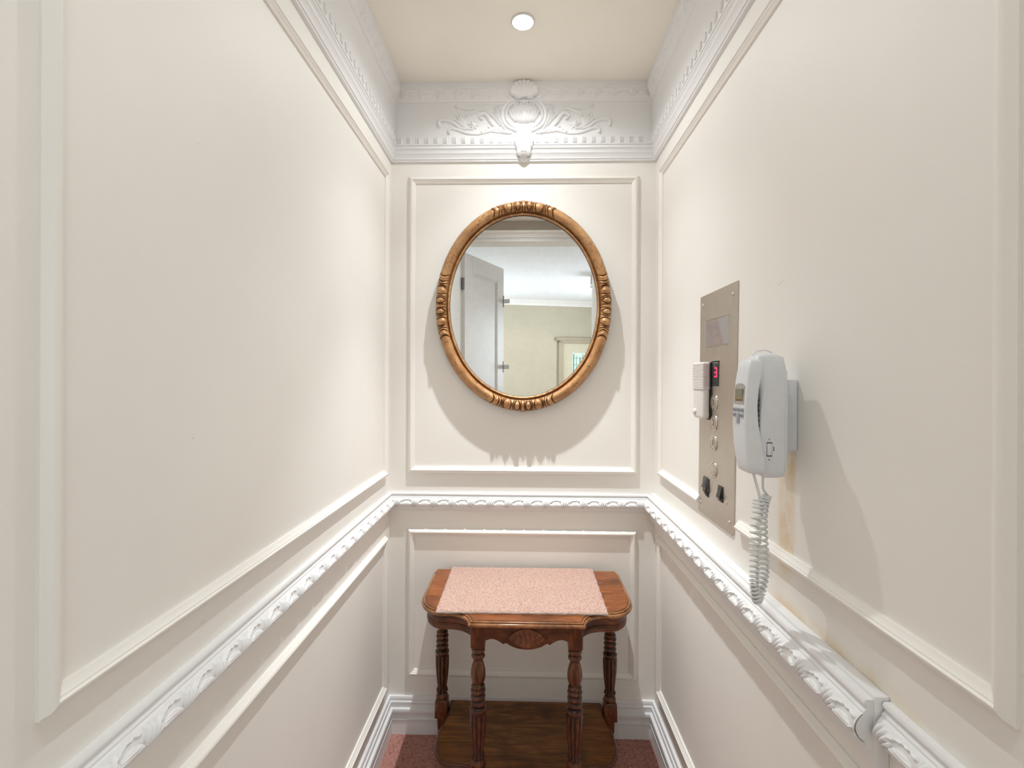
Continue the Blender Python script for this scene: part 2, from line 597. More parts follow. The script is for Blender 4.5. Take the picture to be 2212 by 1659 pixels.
def rail_prof(top, proud=0.0, back=0.0):
    p = [(0, 0), (0.009, 0), (0.011, -0.003), (0.011, -0.006), (0.007, -0.008), (0.0085, -0.012), (0.012, -0.015), (0.012, -0.018)]
    p += [(0.0115 + 0.0092 * math.sin(PI * t) ** 0.8, -0.018 - 0.034 * t) for t in (0.15, 0.3, 0.5, 0.7, 0.85)]
    p += [(0.010, -0.052), (0.009, -0.055), (0.008, -0.060), (0, -0.060)]
    return [((h + proud) if h > 0 else back, top + z) for h, z in p]


leaf_me = motif_mesh('carved_leaf', ML, -0.0525, -0.0175, lambda t: 0.0100 + 0.0020 * t + 0.0108 * math.sin(PI * t) ** 0.8, 0.0056)


def chair_rail(name, w, s0, s1, m0, m1, first, label=None):
    e = empty(name, W(w, s0, RT - 0.06, 0), kind='structure')
    extrude('rail_moulding', w, s0, s1, rail_prof(RT), 'white', e, m0, m1)
    s = first
    while s + ML <= s1 - 0.004:
        inst('carved_leaf', leaf_me, e, W(w, s, RT, 0), ROT[w])
        s += ML
    return e


chair_rail('trim_1', 'back', XL, XR - 0.02, 1, 0, XL + 0.021)
chair_rail('trim_2', 'left', 0.0, D, 0, 1, 0.0 + (D - 0.02) % ML)
chair_rail('trim_3', 'right', -0.626, 0.0, 0, 0, -0.624)

# the built-out handrail on the right wall: board plus a second carved rail
hr = empty('handrail', (XR, 1.18, 0.78), 'white carved leaf handrail on a thick board, along the right wall below the steel panel', 'handrail')
boxo('backing_board', XR - 0.0185, XR, 0.628, D - 0.0005, 0.781, 0.8745, 'white', hr, 0.0015, 2)
HT = 0.8695


def W2(w, s, z, h):
    return (XR - 0.0185 - h, -s, z)


pr = [(h, z) for h, z in rail_prof(HT)]
n = len(pr)
bm = bmesh.new()
a = [bm.verts.new((XR - 0.0187 - h * 1.08, 0.630, HT + (z - HT) * 1.05)) for h, z in pr]
b = [bm.verts.new((XR - 0.0187 - h * 1.08, D - 0.001, HT + (z - HT) * 1.05)) for h, z in pr]
for i in range(n):
    bm.faces.new((a[i], a[(i + 1) % n], b[(i + 1) % n], b[i]))
bm.faces.new(a[::-1])
bm.faces.new(b)
hm = mkbm('rail_moulding', bm, 'white', hr, 35)
y = 0.6305 + 16 * ML
while y - ML > 0.63 - 0.004:
    o = inst('carved_leaf', leaf_me, hr, (XR - 0.0187 - 0.001, y, HT), -PI / 2)
    o.scale = (1, 1.06, 1.05)
    y -= ML

# ------------------------------------------------------------------ baseboards
BBP = [(0, 0), (0.0155, 0), (0.0155, 0.052), (0.0175, 0.056), (0.0175, 0.060), (0.0135, 0.061), (0.0135, 0.072), (0.0155, 0.074), (0.0155, 0.078),
       (0.0195, 0.081), (0.0205, 0.084), (0.0205, 0.093), (0.0195, 0.0965), (0.0105, 0.097), (0.0105, 0.108), (0.0125, 0.112), (0.0135, 0.116), (0.0125, 0.119),
       (0.0085, 0.1195), (0.0095, 0.125), (0.0095, 0.130), (0.0075, 0.135), (0, 0.135)]
for nm, w, s0, s1, m0, m1 in (('baseboard_back', 'back', XL, XR, 1, 1), ('baseboard_left', 'left', 0, D, 0, 1), ('baseboard_right', 'right', -D, 0, 1, 0)):
    struct(extrude(nm, w, s0, s1, BBP, 'white', None, m0, m1, smooth=25))

# ------------------------------------------------------------------ crown
CB = 2.061
CRP = [(0, CB), (0.0085, CB), (0.0085, 2.066), (0.012, 2.0675), (0.0125, 2.070), (0.0115, 2.0725), (0.013, 2.077), (0.0165, 2.083), (0.019, 2.0855), (0.0195, 2.089),
       (0.0160, 2.090), (0.0170, 2.094), (0.0200, 2.099), (0.023, 2.101), (0.023, 2.106), (0.0190, 2.1075), (0.0190, 2.112), (0.0225, 2.1135), (0.0235, 2.117), (0.0225, 2.142),
       (0.020, 2.148), (0.0205, 2.252), (0.0225, 2.255), (0.0255, 2.257), (0.0255, 2.261), (0.029, 2.2625), (0.031, 2.267), (0.036, 2.283), (0.043, 2.300), (0.0455, 2.304),
       (0.0455, H), (0, H)]
dent = bmesh.new()
for k in range(3):
    x = k * 0.0048
    box(dent, x, x + 0.0034, -0.0268, -0.020, 0.0, 0.0205, 0.0009, 1)
dent_me = bpy.data.meshes.new('reeded_dentil')
bmesh.ops.recalc_face_normals(dent, faces=dent.faces)
dent.to_mesh(dent_me)
dent.free()
finish(dent_me, 'white', 40)
crest_me = motif_mesh('crown_leaf', 0.062, 0.0, 0.030, lambda t: 0.033 + 0.0115 * t, 0.0034, 44, 24)

for nm, w, s0, s1, m0, m1 in (('trim_4', 'back', XL, XR, 1, 1), ('trim_5', 'left', 0, D, 0, 1), ('trim_6', 'right', -D, 0, 1, 0)):
    e = empty(nm, W(w, (s0 + s1) / 2, CB, 0), kind='structure')
    extrude('crown_moulding', w, s0, s1, CRP, 'white', e, m0, m1, smooth=30)
    q = s0 + (0.030 if m0 else 0.005)
    while q + 0.015 < s1 - (0.024 if m1 else 0):
        inst('reeded_dentil', dent_me, e, W(w, q, 2.1185, 0), ROT[w])
        q += 0.0328
    q = s0 + (0.046 if m0 else 0.0)
    while q + 0.060 < s1 - (0.040 if m1 else 0):
        inst('crown_leaf', crest_me, e, W(w, q, 2.2715, 0), ROT[w])
        q += 0.062

# ------------------------------------------------------------------ panel mouldings
PM = [(0.0, 0.0), (0.0, 0.004), (0.002, 0.0055), (0.005, 0.0115), (0.008, 0.0135), (0.012, 0.0135), (0.014, 0.0105), (0.0155, 0.0105), (0.0175, 0.0085), (0.021, 0.006), (0.024, 0.0045), (0.024, 0.0)]
tn = 7


def panel_frame(w, s0, s1, z0, z1, cuts=None, prof=PM):
    """four mitred strips; cuts = [(side, a, b)] leaves a gap in the bottom strip"""
    global tn
    e = empty('trim_%d' % tn, W(w, (s0 + s1) / 2, z0, 0), kind='structure')
    tn += 1
    sides = [((s0, z0), (s1, z0), (0, 1)), ((s1, z0), (s1, z1), (-1, 0)), ((s1, z1), (s0, z1), (0, -1)), ((s0, z1), (s0, z0), (1, 0))]
    for k, (a, b, inn) in enumerate(sides):
        d = (b[0] - a[0], b[1] - a[1])
        L = math.hypot(*d)
        d = (d[0] / L, d[1] / L)
        segs = [(0, L, 1, 1)]
        if cuts and k == 0:
            c0, c1 = cuts
            segs = [(0, c0 - s0, 1, 0), (c1 - s0, L, 0, 1)]
        for t0, t1, ma, mb in segs:
            bm = bmesh.new()
            ra, rb = [], []
            for dd, h in prof:
                pa = (a[0] + d[0] * (t0 + dd * ma) + inn[0] * dd, a[1] + d[1] * (t0 + dd * ma) + inn[1] * dd)
                pb = (a[0] + d[0] * (t1 - dd * mb) + inn[0] * dd, a[1] + d[1] * (t1 - dd * mb) + inn[1] * dd)
                ra.append(bm.verts.new(W(w, pa[0], pa[1], h)))
                rb.append(bm.verts.new(W(w, pb[0], pb[1], h)))
            m_ = len(prof)
            for i in range(m_):
                bm.faces.new((ra[i], ra[(i + 1) % m_], rb[(i + 1) % m_], rb[i]))
            bm.faces.new(ra[::-1])
            bm.faces.new(rb)
            mkbm('moulding_strip', bm, 'creamtrim', e, 40)
    return e


panel_frame('back', -0.4165, 0.4075, 0.940, 2.008)
panel_frame('back', -0.4165, 0.4055, 0.207, 0.739)
panel_frame('left', 0.4660, 1.6760, 0.937, 2.002)
panel_frame('left', 0.4660, 1.6750, 0.190, 0.728)
PY0, PY1 = 1.286, 1.074      # control panel span along the right wall
panel_frame('right', -1.664, -0.4662, 0.951, 2.001, cuts=(-PY0 - 0.001, -1.056))
panel_frame('right', -1.670, -0.4662, 0.200, 0.742)

# ------------------------------------------------------------------ plaster cartouche over the crown
orn = empty('plaster_ornament', (-0.003, D - 0.02, 2.16), 'white plaster acanthus ornament with shell and scrolls, above the oval mirror', 'ornament')
OX, OY = -0.003, D - 0.0205


def cr(px, py):
    return ((px - 1075) / 2115.0, 2.147 + (572 - py) / 2115.0 * 0.95)


def spline(pts, n=24):
    P = [Vector(p) for p in pts]
    P = [P[0] * 2 - P[1]] + P + [P[-1] * 2 - P[-2]]
    out = []
    segs = len(P) - 3
    for k in range(n):
        t = k / (n - 1) * segs
        i = min(int(t), segs - 1)
        f = t - i
        a, b, c, d = P[i:i + 4]
        out.append(0.5 * ((2 * b) + (c - a) * f + (2 * a - 5 * b + 4 * c - d) * f * f + (3 * b - a - 3 * c + d) * f ** 3))
    return out


def blade(bm, pts, w0, wm, w1, th, n=20, m_=8, lift=0.0, curl=False, yb=OY, sgn=1, rib=0.0):
    w0, wm, w1, th = w0 * 1.35, wm * 1.4, w1 * 1.35, th * 1.25
    """tapering relief stem or leaf lying on the frieze. pts in crop pixels"""
    P = spline([Vector((*cr(*p), 0)) for p in pts], n)
    rings = []
    for k, p in enumerate(P):
        t = k / (n - 1)
        tan = (P[min(k + 1, n - 1)] - P[max(k - 1, 0)]).normalized()
        nr = Vector((-tan.y, tan.x, 0))
        w = (w0 + (wm - w0) * math.sin(t * PI / 2 / 0.5) if t < 0.5 else w1 + (wm - w1) * math.sin((1 - t) * PI))
        w = max(w, 0.0004)
        if curl and t > 0.85:
            w = max(w, 0.0045 * math.sin((t - 0.85) / 0.15 * PI * 0.75 + 0.3))
        ring = []
        for j in range(m_ + 1):
            a = PI * j / m_
            hh = th * math.sin(a) * (0.45 + 0.55 * min(1, w / max(wm, 1e-6))) + lift * math.sin(t * PI)
            hh *= 1 - rib * (0.5 - 0.5 * math.cos(a * 4))
            q = p + nr * (w * math.cos(a))
            ring.append(bm.verts.new((OX + sgn * q.x, yb - hh + 0.0006, q.y)))
        rings.append(ring)
    for k in range(n - 1):
        for j in range(m_):
            bm.faces.new((rings[k][j], rings[k + 1][j], rings[k + 1][j + 1], rings[k][j + 1]))
    bm.faces.new(rings[0])
    bm.faces.new(rings[-1][::-1])


def dome(bm, px, py, rx, rz, hgt, sgn=1, nr=6, na=20, lob=0, ldep=0.0, yb=OY):
    cx_, cz_ = cr(px, py)
    prev = None
    for i in range(nr + 1):
        t = i / nr
        ring = []
        for j in range(na):
            a = 2 * PI * j / na
            g = 1 - ldep * (0.5 - 0.5 * math.cos(lob * a)) if lob else 1
            ring.append(bm.verts.new((OX + sgn * (cx_ + rx * g * math.cos(t * PI / 2) * math.cos(a)), yb - hgt * math.sin(t * PI / 2) + 0.0006, cz_ + rz * g * math.cos(t * PI / 2) * math.sin(a))) if i < nr else None)
        if i == nr:
            top = bm.verts.new((OX + sgn * cx_, yb - hgt, cz_))
            for j in range(na):
                bm.faces.new((prev[j], prev[(j + 1) % na], top))
        else:
            if prev:
                for j in range(na):
                    bm.faces.new((prev[j], prev[(j + 1) % na], ring[(j + 1) % na], ring[j]))
            prev = ring


stems = [  # left-hand half; the right is its mirror image
    ([(640, 520), (590, 510), (545, 470), (480, 450), (440, 455), (428, 480), (437, 497)], .0035, .0048, .0025, .006, True),
    ([(800, 545), (720, 560), (640, 550), (575, 525), (530, 515), (508, 530), (512, 552)], .003, .0042, .002, .005, True),
    ([(850, 395), (800, 365), (730, 370), (680, 395), (655, 400), (648, 418)], .004, .0042, .0022, .005, True),
    ([(770, 350), (700, 355), (640, 365), (600, 350), (575, 325), (562, 335), (574, 352)], .003, .0040, .0022, .005, True),
    ([(960, 555), (890, 530), (830, 470), (800, 420), (770, 400), (740, 420), (756, 445)], .004, .0060, .0024, .0075, True),
    ([(985, 552), (925, 545), (860, 520), (800, 540), (760, 552)], .004, .0060, .0015, .006, True),
    ([(1020, 540), (950, 500), (915, 440), (925, 360), (975, 305), (1050, 290)], .004, .0062, .003, .0085, False),
    ([(1010, 520), (965, 480), (940, 430), (950, 370), (990, 325), (1040, 318)], .002, .0045, .002, .0095, False),
]
leaves = []
for tx, ty in ((545, 445), (560, 415), (585, 400), (612, 405), (640, 420)):
    leaves.append(([(690, 525), (630, 505), ((tx + 620) / 2, (ty + 490) / 2), (tx, ty)], .002, .0048, .0008, .0055))
for tx, ty in ((700, 350), (730, 340), (765, 345), (790, 365)):
    leaves.append(([(900, 500), (850, 430), ((tx + 830) / 2, (ty + 390) / 2), (tx, ty)], .002, .0040, .0008, .006))
for tx, ty in ((862, 312), (885, 335), (850, 345), (895, 365), (845, 375), (905, 400), (838, 405)):
    leaves.append(([(945, 545), (905, 480), ((tx + 880) / 2, (ty + 440) / 2), (tx, ty)], .002, .0038, .0008, .0065))
for tx, ty in ((800, 505), (830, 520), (780, 530), (865, 505)):
    leaves.append(([(990, 550), (920, 548), ((tx + 890) / 2, (ty + 545) / 2), (tx, ty)], .002, .004, .0008, .005))
for sg in (1, -1):
    for pts, a_, b_, c_, th, cu in stems:
        bm = bmesh.new()
        blade(bm, pts, a_, b_, c_, th, 30, 8, curl=cu, sgn=sg)
        if cu:
            dome(bm, pts[-1][0], pts[-1][1] - 3, .0062, .0062, .0090, sg, 5, 14)
        mkbm('scroll_stem', bm, 'white', orn, 60)
    for pts, a_, b_, c_, th in leaves:
        bm = bmesh.new()
        blade(bm, pts, a_, b_, c_, th, 14, 8, sgn=sg, rib=0.25)
        mkbm('acanthus_leaf', bm, 'white', orn, 60)
    bm = bmesh.new()
    dome(bm, 690, 492, .021, .017, .007, sg, 7, 42, 7, 0.42)
    dome(bm, 690, 492, .013, .011, .010, sg, 6, 36, 6, 0.4)
    dome(bm, 690, 492, .006, .006, .0125, sg, 5, 16)
    mkbm('flower', bm, 'white', orn, 50)
    bm = bmesh.new()
    for k in range(5):
        blade(bm, [(1075, 470), (1075 - 22 - k * 14, 440), (1075 - 20 - k * 23, 385 - k * 2)], .0015, .0052, .0035, .0115 - k * 0.0012, 12, 6, sgn=sg)
    mkbm('urn_fluting', bm, 'white', orn, 60)
bm = bmesh.new()
dome(bm, 1075, 400, .052, .036, .010, 1, 8, 40)
for k in range(-3, 4):
    dome(bm, 1075 + k * 22, 325 + abs(k) * 3, .0068, .007, .012, 1, 5, 14)
    dome(bm, 1075 + k * 24, 462 - abs(k) * 3, .0062, .008, .011, 1, 5, 14)
mkbm('urn', bm, 'white', orn, 50)
# the shell breaking over the top band of the crown
bm = bmesh.new()
for k in range(-4, 5):
    a = k * 0.36
    tip = (1075 + 96 * math.sin(a), 262 - 80 * math.cos(a) * 1.0)
    blade(bm, [(1075 + k * 5, 300), ((1075 + tip[0]) / 2, (300 + tip[1]) / 2 + 5), tip], .003, .0075, .0085, .016, 12, 8, yb=OY - 0.020)
dome(bm, 1075, 250, .044, .034, .010, 1, 6, 30, yb=OY - 0.010)
dome(bm, 1020, 285, .008, .007, .02, 1, 5, 14, yb=OY - 0.01)
dome(bm, 1130, 285, .008, .007, .02, 1, 5, 14, yb=OY - 0.01)
mkbm('shell', bm, 'white', orn, 50)
# pendant leaf over the lower steps
bm = bmesh.new()
for k in range(-3, 4):
    a = k * 0.42
    blade(bm, [(1075 + k * 3, 640), (1075 + 45 * math.sin(a), 630 - 34 * math.cos(a)), (1075 + 72 * math.sin(a), 630 - 62 * math.cos(a) + abs(k) * 8)], .002, .0058, .004, .012, 12, 8, yb=OY - 0.001)
for sg in (1, -1):
    blade(bm, [(1075, 600), (1035, 620), (1022, 655), (1040, 690)], .003, .006, .003, .012, 14, 8, sgn=sg)
blade(bm, [(1075, 590), (1075, 650), (1075, 710), (1075, 735)], .012, .019, .014, .020, 16, 12, rib=0.3)
dome(bm, 1075, 712, .0155, .012, .026, 1, 6, 20)
blade(bm, [(1075, 720), (1075, 745), (1075, 772)], .014, .010, .003, .012, 10, 8, yb=OY + 0.012)
mkbm('pendant_leaf', bm, 'white', orn, 50)

# ------------------------------------------------------------------ ceiling downlights
def lathe(bm, prof, cx=0, cy=0, cz=0, n=32, axis='z', flip=1):
    rings = []
    for r, z in prof:
        ring = []
        for j in range(n):
            a = 2 * PI * j / n
            if axis == 'z':
                p = (cx + r * math.cos(a), cy + r * math.sin(a), cz + z)
            elif axis == 'x':
                p = (cx + flip * z, cy + r * math.cos(a), cz + r * math.sin(a))
            else:
                p = (cx + r * math.cos(a), cy + flip * z, cz + r * math.sin(a))
            ring.append(bm.verts.new(p))
        rings.append(ring)
    for a_, b_ in zip(rings, rings[1:]):
        for j in range(n):
            bm.faces.new((a_[j], a_[(j + 1) % n], b_[(j + 1) % n], b_[j]))
    bm.faces.new(rings[0][::-1])
    bm.faces.new(rings[-1])
    return bm


def downlight(name, x, y, z, R, glow, label, parent_cat='ceiling light'):
    e = empty(name, (x, y, z), label, parent_cat)
    k = R / 0.035
    bm = bmesh.new()
    prof = [(0.0355, 0.0), (0.0355, -0.002), (0.033, -0.004), (0.0305, -0.004), (0.0295, -0.002), (0.0275, -0.002), (0.0255, -0.0005)]
    rings = []
    for r, zz in prof:
        rings.append([bm.verts.new((x + r * k * math.cos(2 * PI * j / 40), y + r * k * math.sin(2 * PI * j / 40), z + zz)) for j in range(40)])
    for a_, b_ in zip(rings, rings[1:]):
        for j in range(40):
            bm.faces.new((a_[j], a_[(j + 1) % 40], b_[(j + 1) % 40], b_[j]))
    mkbm('bezel', bm, 'bezel', e, 40)
    bm = bmesh.new()
    lathe(bm, [(0.0258 * k, -0.0005), (0.0250 * k, -0.0035), (0.018 * k, -0.0058), (0.008 * k, -0.0066)], x, y, z, 32)
    mkbm('lens', bm, glow, e, 60)
    return e


downlight('ceiling_light', LAMPS[0][0], LAMPS[0][1], H, 0.035, 'lampglow', 'small round downlight glowing in the cream ceiling above the oval mirror')
downlight('ceiling_light', LAMPS[1][0], LAMPS[1][1], H, 0.035, 'lampglow', 'second recessed downlight of the lift ceiling, nearest the doorway')

# ------------------------------------------------------------------ oval mirror
mir = empty('oval_mirror', (-0.003, D - 0.004, 1.5365), 'oval mirror in an aged gilt frame with carved bands, on the back wall', 'mirror')
ao, bo, ai, bi = 0.3110, 0.3700, 0.2600, 0.3180
NT = 1600
per = []
tl = np.linspace(0, 2 * PI, NT, endpoint=False)
am, bm_ = (ao + ai) / 2, (bo + bi) / 2
dl = np.hypot(am * np.sin(tl), bm_ * np.cos(tl)) * (2 * PI / NT)
arc = np.concatenate([[0], np.cumsum(dl)[:-1]])
tot = dl.sum()


def arc_near(t_center):
    i = int(round(t_center / (2 * PI) * NT)) % NT
    s = arc - arc[i]
    return (s + tot / 2) % tot - tot / 2


cent = [0, PI / 2, PI, 3 * PI / 2]
S = np.array([arc_near(t) for t in cent])
ci = np.argmin(np.abs(S), axis=0)
sv = S[ci, np.arange(NT)]
NW = 44
wv = np.linspace(0, 1, NW)


def crosssec(w):
    if w < 0.16:
        return 0.014 + 0.005 * math.sin(PI * w / 0.16)
    if w < 0.24:
        return 0.014 - 0.002 * math.sin(PI * (w - 0.16) / 0.08)
    t = (w - 0.24) / 0.76
    return 0.014 * (1 - t) ** 0.5 + 0.023 * math.sqrt(max(0.0, math.sin(PI * min(1, t ** 0.92)))) * (1 if t < 0.5 else 1)


base_h = np.array([crosssec(w) for w in wv])
base_h[-1] = 0.0
half = 0.122
Sg, Wg = np.meshgrid(sv, wv, indexing='ij')
aS = np.abs(Sg)
wn = np.clip((Wg - 0.24) / 0.76, 0, 1)         # 0..1 over the torus
wc = (wn - 0.5) * 2


def g(x, c, s):
    return np.exp(-((x - c) / s) ** 2)


inside = aS < half
torus = Wg > 0.24
groove = np.zeros_like(aS)
bulge = np.zeros_like(aS)
# central dart
dartw = 0.0045 + 0.0035 * (wn)
groove += g(aS, dartw, 0.0014)
# eggs
egg = 1 - ((aS - 0.0195) / 0.0085) ** 2 - (wc / 0.80) ** 2
bulge += 0.0065 * np.sqrt(np.clip(egg, 0, 1))
er = np.sqrt(((aS - 0.0195) / 0.0085) ** 2 + (wc / 0.80) ** 2)
groove += g(er, 1.08, 0.13)
bulge += 0.0035 * g(er, 1.36, 0.14) * (aS > 0.009)
groove += g(er, 1.72, 0.13) * (aS > 0.021)
# lobes and reeds beyond
for c_, bend, sg in ((0.047, -0.007, 0.0016), (0.060, 0.008, 0.0016), (0.068, 0.004, 0.0013), (0.082, -0.006, 0.0016), (0.094, -0.010, 0.0016)):
    groove += g(aS, c_ + bend * (1 - wc ** 2), sg)
bulge += 0.0035 * (g(aS, 0.0535, 0.006) + g(aS, 0.077, 0.006) + g(aS, 0.089, 0.005))
lip = 0.108 - 0.012 * (1 - wc ** 2)
bulge += 0.0048 * g(aS, lip, 0.0042)
groove += g(aS, lip + 0.0072, 0.0018) * 1.0
groove = np.clip(groove, 0, 1) * inside * torus
edgef = np.clip(wn / 0.12, 0, 1) * np.clip((1 - wn) / 0.1, 0, 1)
bulge = bulge * inside * torus * edgef
rimw = np.clip(1 - np.abs(Wg - 0.2) / 0.045, 0, 1)
Hh = base_h[None, :] + bulge - 0.0052 * groove * edgef
Hh = np.where(Wg >= 1, 0, Hh)
# worn rope-like waviness of the inner bead
Hh += np.where(Wg < 0.15, 0.0006 * np.sin(Sg * 260), 0)
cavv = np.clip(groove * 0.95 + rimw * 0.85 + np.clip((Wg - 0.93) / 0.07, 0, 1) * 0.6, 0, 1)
Aw = ai + (ao - ai) * Wg + 0.0015 * (bulge / 0.005) * np.clip((wn - 0.8) / 0.2, 0, 1)
Bw = bi + (bo - bi) * Wg + 0.0015 * (bulge / 0.005) * np.clip((wn - 0.8) / 0.2, 0, 1)
T = tl[:, None]
PX = Aw * np.cos(T)
PZ = Bw * np.sin(T)
# small peaks of the darts on the outer edge
pk = 0.0045 * g(aS, 0, 0.008) * np.clip((wn - 0.7) / 0.3, 0, 1) * (ci[:, None] % 2 == 1)
PZ = PZ + np.sign(PZ) * pk
PY = -Hh
allv = np.stack([PX, PY, PZ], -1)
plain = np.where(inside, 0.0, 1.0) * np.where(torus, 1, 0)


def ring_part(name, idx, label=None):
    k = len(idx)
    v_ = allv[idx].reshape(-1, 3)
    f_ = grid_faces(k, NW)
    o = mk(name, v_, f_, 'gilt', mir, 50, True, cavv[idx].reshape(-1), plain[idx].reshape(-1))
    if label:
        o['label'] = label
    return o


ornm = np.abs(sv) < half
bounds = []
i = 0
start = int(np.argmax(~ornm))
idx_all = [(start + k) % NT for k in range(NT)]
cur, curv = [], ornm[start]
runs = []
for q in idx_all:
    if ornm[q] != curv:
        runs.append((curv, cur))
        cur, curv = [cur[-1]], ornm[q]
    cur.append(q)
cur.append(start)
runs.append((curv, cur))
# merge last run with first when they are the same kind
if runs[0][0] == runs[-1][0] and len(runs) > 1:
    runs[0] = (runs[0][0], runs[-1][1][:-1] + runs[0][1])
    runs.pop()
for k_, r_ in runs:
    if k_:
        ring_part('carved_band', r_, 'band of carved eggs and leaves in bright gilt')
    else:
        ring_part('frame_arc', r_)
# glass: slightly recessed oval disc, with a dark sight line
gv = [(0, -0.0088, 0)] + [((ai + 0.002) * math.cos(a), -0.0088, (bi + 0.002) * math.sin(a)) for a in np.linspace(0, 2 * PI, 160, endpoint=False)]
mk('mirror_glass', gv, [(0, 1 + j, 1 + (j + 1) % 160) for j in range(160)][::1], 'glassmirror', mir, None, True)
rv, rf = [], []
for j, a in enumerate(np.linspace(0, 2 * PI, 160, endpoint=False)):
    for (e1, yy) in ((0.0012, -0.0142), (-0.0012, -0.0092)):
        rv.append(((ai + e1) * math.cos(a), yy, (bi + e1) * math.sin(a)))
rf = [(2 * j, 2 * j + 1, (2 * j + 3) % 320, (2 * j + 2) % 320) for j in range(160)]
mk('sight_edge', rv, rf, 'darkedge', mir, 60, True)
bk = [((ao - 0.012) * math.cos(a), yy, (bo - 0.012) * math.sin(a)) for yy in (0.0145, -0.008) for a in np.linspace(0, 2 * PI, 96, endpoint=False)]
mk('backing_board', bk, [tuple(range(96)), tuple(range(96, 192))[::-1]] + [(j, (j + 1) % 96, 96 + (j + 1) % 96, 96 + j) for j in range(96)], 'brown', mir, None, True)
MT = 0.020
mir.rotation_euler = (MT, 0, -0.0048)
mir.location.y = D - 0.0165 - 0.37 * math.sin(MT)

# ------------------------------------------------------------------ half-moon side table
TX, TY = 0.011, 1.712
tab = empty('side_table', (TX, TY - 0.18, 0.0), 'carved walnut side table with turned fluted legs and a lower shelf, against the back wall', 'table')


def smooth_path(pts):
    return pts


def top_outline(W_, ys, fy, kx, cxr, cy_, n=10):
    """right half from the back to the front centre (x, y)"""
    p = [(W_ - 0.012, 0.0), (W_ - 0.004, -0.006), (W_, -0.020), (W_, -0.10), (W_, ys)]
    rx, ry = W_ - kx, abs(fy - ys)
    for k in range(1, n + 1):
        a = PI / 2 * k / n
        p.append((kx + rx * math.cos(a), ys - ry * math.sin(a)))
    return p


def full_outline(half):
    """half: right side list from back to the front corner; mirrored to a closed loop, counter-clockwise seen from above"""
    left = [(-x, y) for x, y in half[::-1]]
    return half[::-1][::-1], left


def make_half(W_, ys, fy, kx, c0, c1, ff, n=10):
    p = top_outline(W_, ys, fy, kx, 0, 0, n)
    p.append((c0, fy))
    for k in range(1, n + 1):
        a = PI / 2 * k / n
        p.append((c0 - (c0 - c1) * math.sin(a), ff + (fy - ff) * math.cos(a)))
    return p


def offset_path(path, d, closed=True, outward=1):
    n_ = len(path)
    out = []
    for i in range(n_):
        p = Vector(path[i])
        a = Vector(path[(i - 1) % n_]) if (closed or i > 0) else None
        b = Vector(path[(i + 1) % n_]) if (closed or i < n_ - 1) else None
        ns = []
        if a is not None and (p - a).length > 1e-7:
            t = (p - a).normalized(); ns.append(Vector((-t.y, t.x)))
        if b is not None and (b - p).length > 1e-7:
            t = (b - p).normalized(); ns.append(Vector((-t.y, t.x)))
        nn = sum(ns, Vector((0, 0))).normalized()
        k = 1 / max(0.45, nn.dot(ns[0]))
        out.append(p + nn * d * k * outward)
    return out


def slab(name, halfp, prof, mat_top, parent, edge_name=None, edge_mat=None):
    """closed outline swept by an edge profile [(offset inward, z)]; separate top board and edge moulding"""
    right = halfp
    loop = [(x, y) for x, y in right] + [(-x, y) for x, y in right[::-1]]
    # right side goes back->front, then left goes front->back : clockwise seen from above => left normal points outward? tested below
    ar = sum(loop[i][0] * loop[(i + 1) % len(loop)][1] - loop[(i + 1) % len(loop)][0] * loop[i][1] for i in range(len(loop)))
    out = 1 if ar < 0 else -1
    rings = []
    for inset, z in prof:
        rings.append([(TX + v.x, TY + v.y, z) for v in offset_path(loop, -inset, True, out)])
    L = len(loop)
    vs_ = [v for r in rings for v in r]
    cv_ = []
    for k, (ins, z) in enumerate(prof):
        h = 0.0
        if 0 < k < len(prof) - 1:
            a_, b_ = prof[k - 1], prof[k + 1]
            # concave points of the profile hold the dark glaze
            e1 = (a_[0] - ins, a_[1] - z); e2 = (b_[0] - ins, b_[1] - z)
            cr_ = e1[0] * e2[1] - e1[1] * e2[0]
            h = 0.9 if cr_ > 1e-7 else 0.0
        cv_ += [h] * L
    fs_ = []
    for k in range(len(prof) - 1):
        for j in range(L):
            fs_.append((k * L + j, k * L + (j + 1) % L, (k + 1) * L + (j + 1) % L, (k + 1) * L + j))
    fs_.append(tuple(range((len(prof) - 1) * L, len(prof) * L)))
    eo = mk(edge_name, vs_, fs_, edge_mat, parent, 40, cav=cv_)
    bq = bmesh.new(); bq.from_mesh(eo.data); bmesh.ops.recalc_face_normals(bq, faces=bq.faces); bq.to_mesh(eo.data); bq.free()
    bm = bmesh.new()
    t_ = [bm.verts.new(v) for v in rings[0]]
    u_ = [bm.verts.new((v[0], v[1], v[2] - 0.004)) for v in rings[0]]
    bm.faces.new(t_)
    for j in range(L):
        bm.faces.new((t_[j], t_[(j + 1) % L], u_[(j + 1) % L], u_[j]))
    mkbm(name, bm, mat_top, parent, None)


ZT = 0.605
half_top = make_half(0.3245, -0.215, -0.318, 0.245, 0.226, 0.164, -0.380, 12)
slab('tabletop', half_top, [(0.014, ZT), (0.0125, ZT - 0.0025), (0.0115, ZT - 0.0015), (0.008, ZT - 0.001), (0.0062, ZT - 0.003), (0.0062, ZT - 0.0055), (0.004, ZT - 0.0055), (0.0012, ZT - 0.0075), (0.0, ZT - 0.011), (0.0012, ZT - 0.0145), (0.005, ZT - 0.018), (0.012, ZT - 0.0185)],
     'woodtop', tab, 'edge_moulding', 'woodedge')

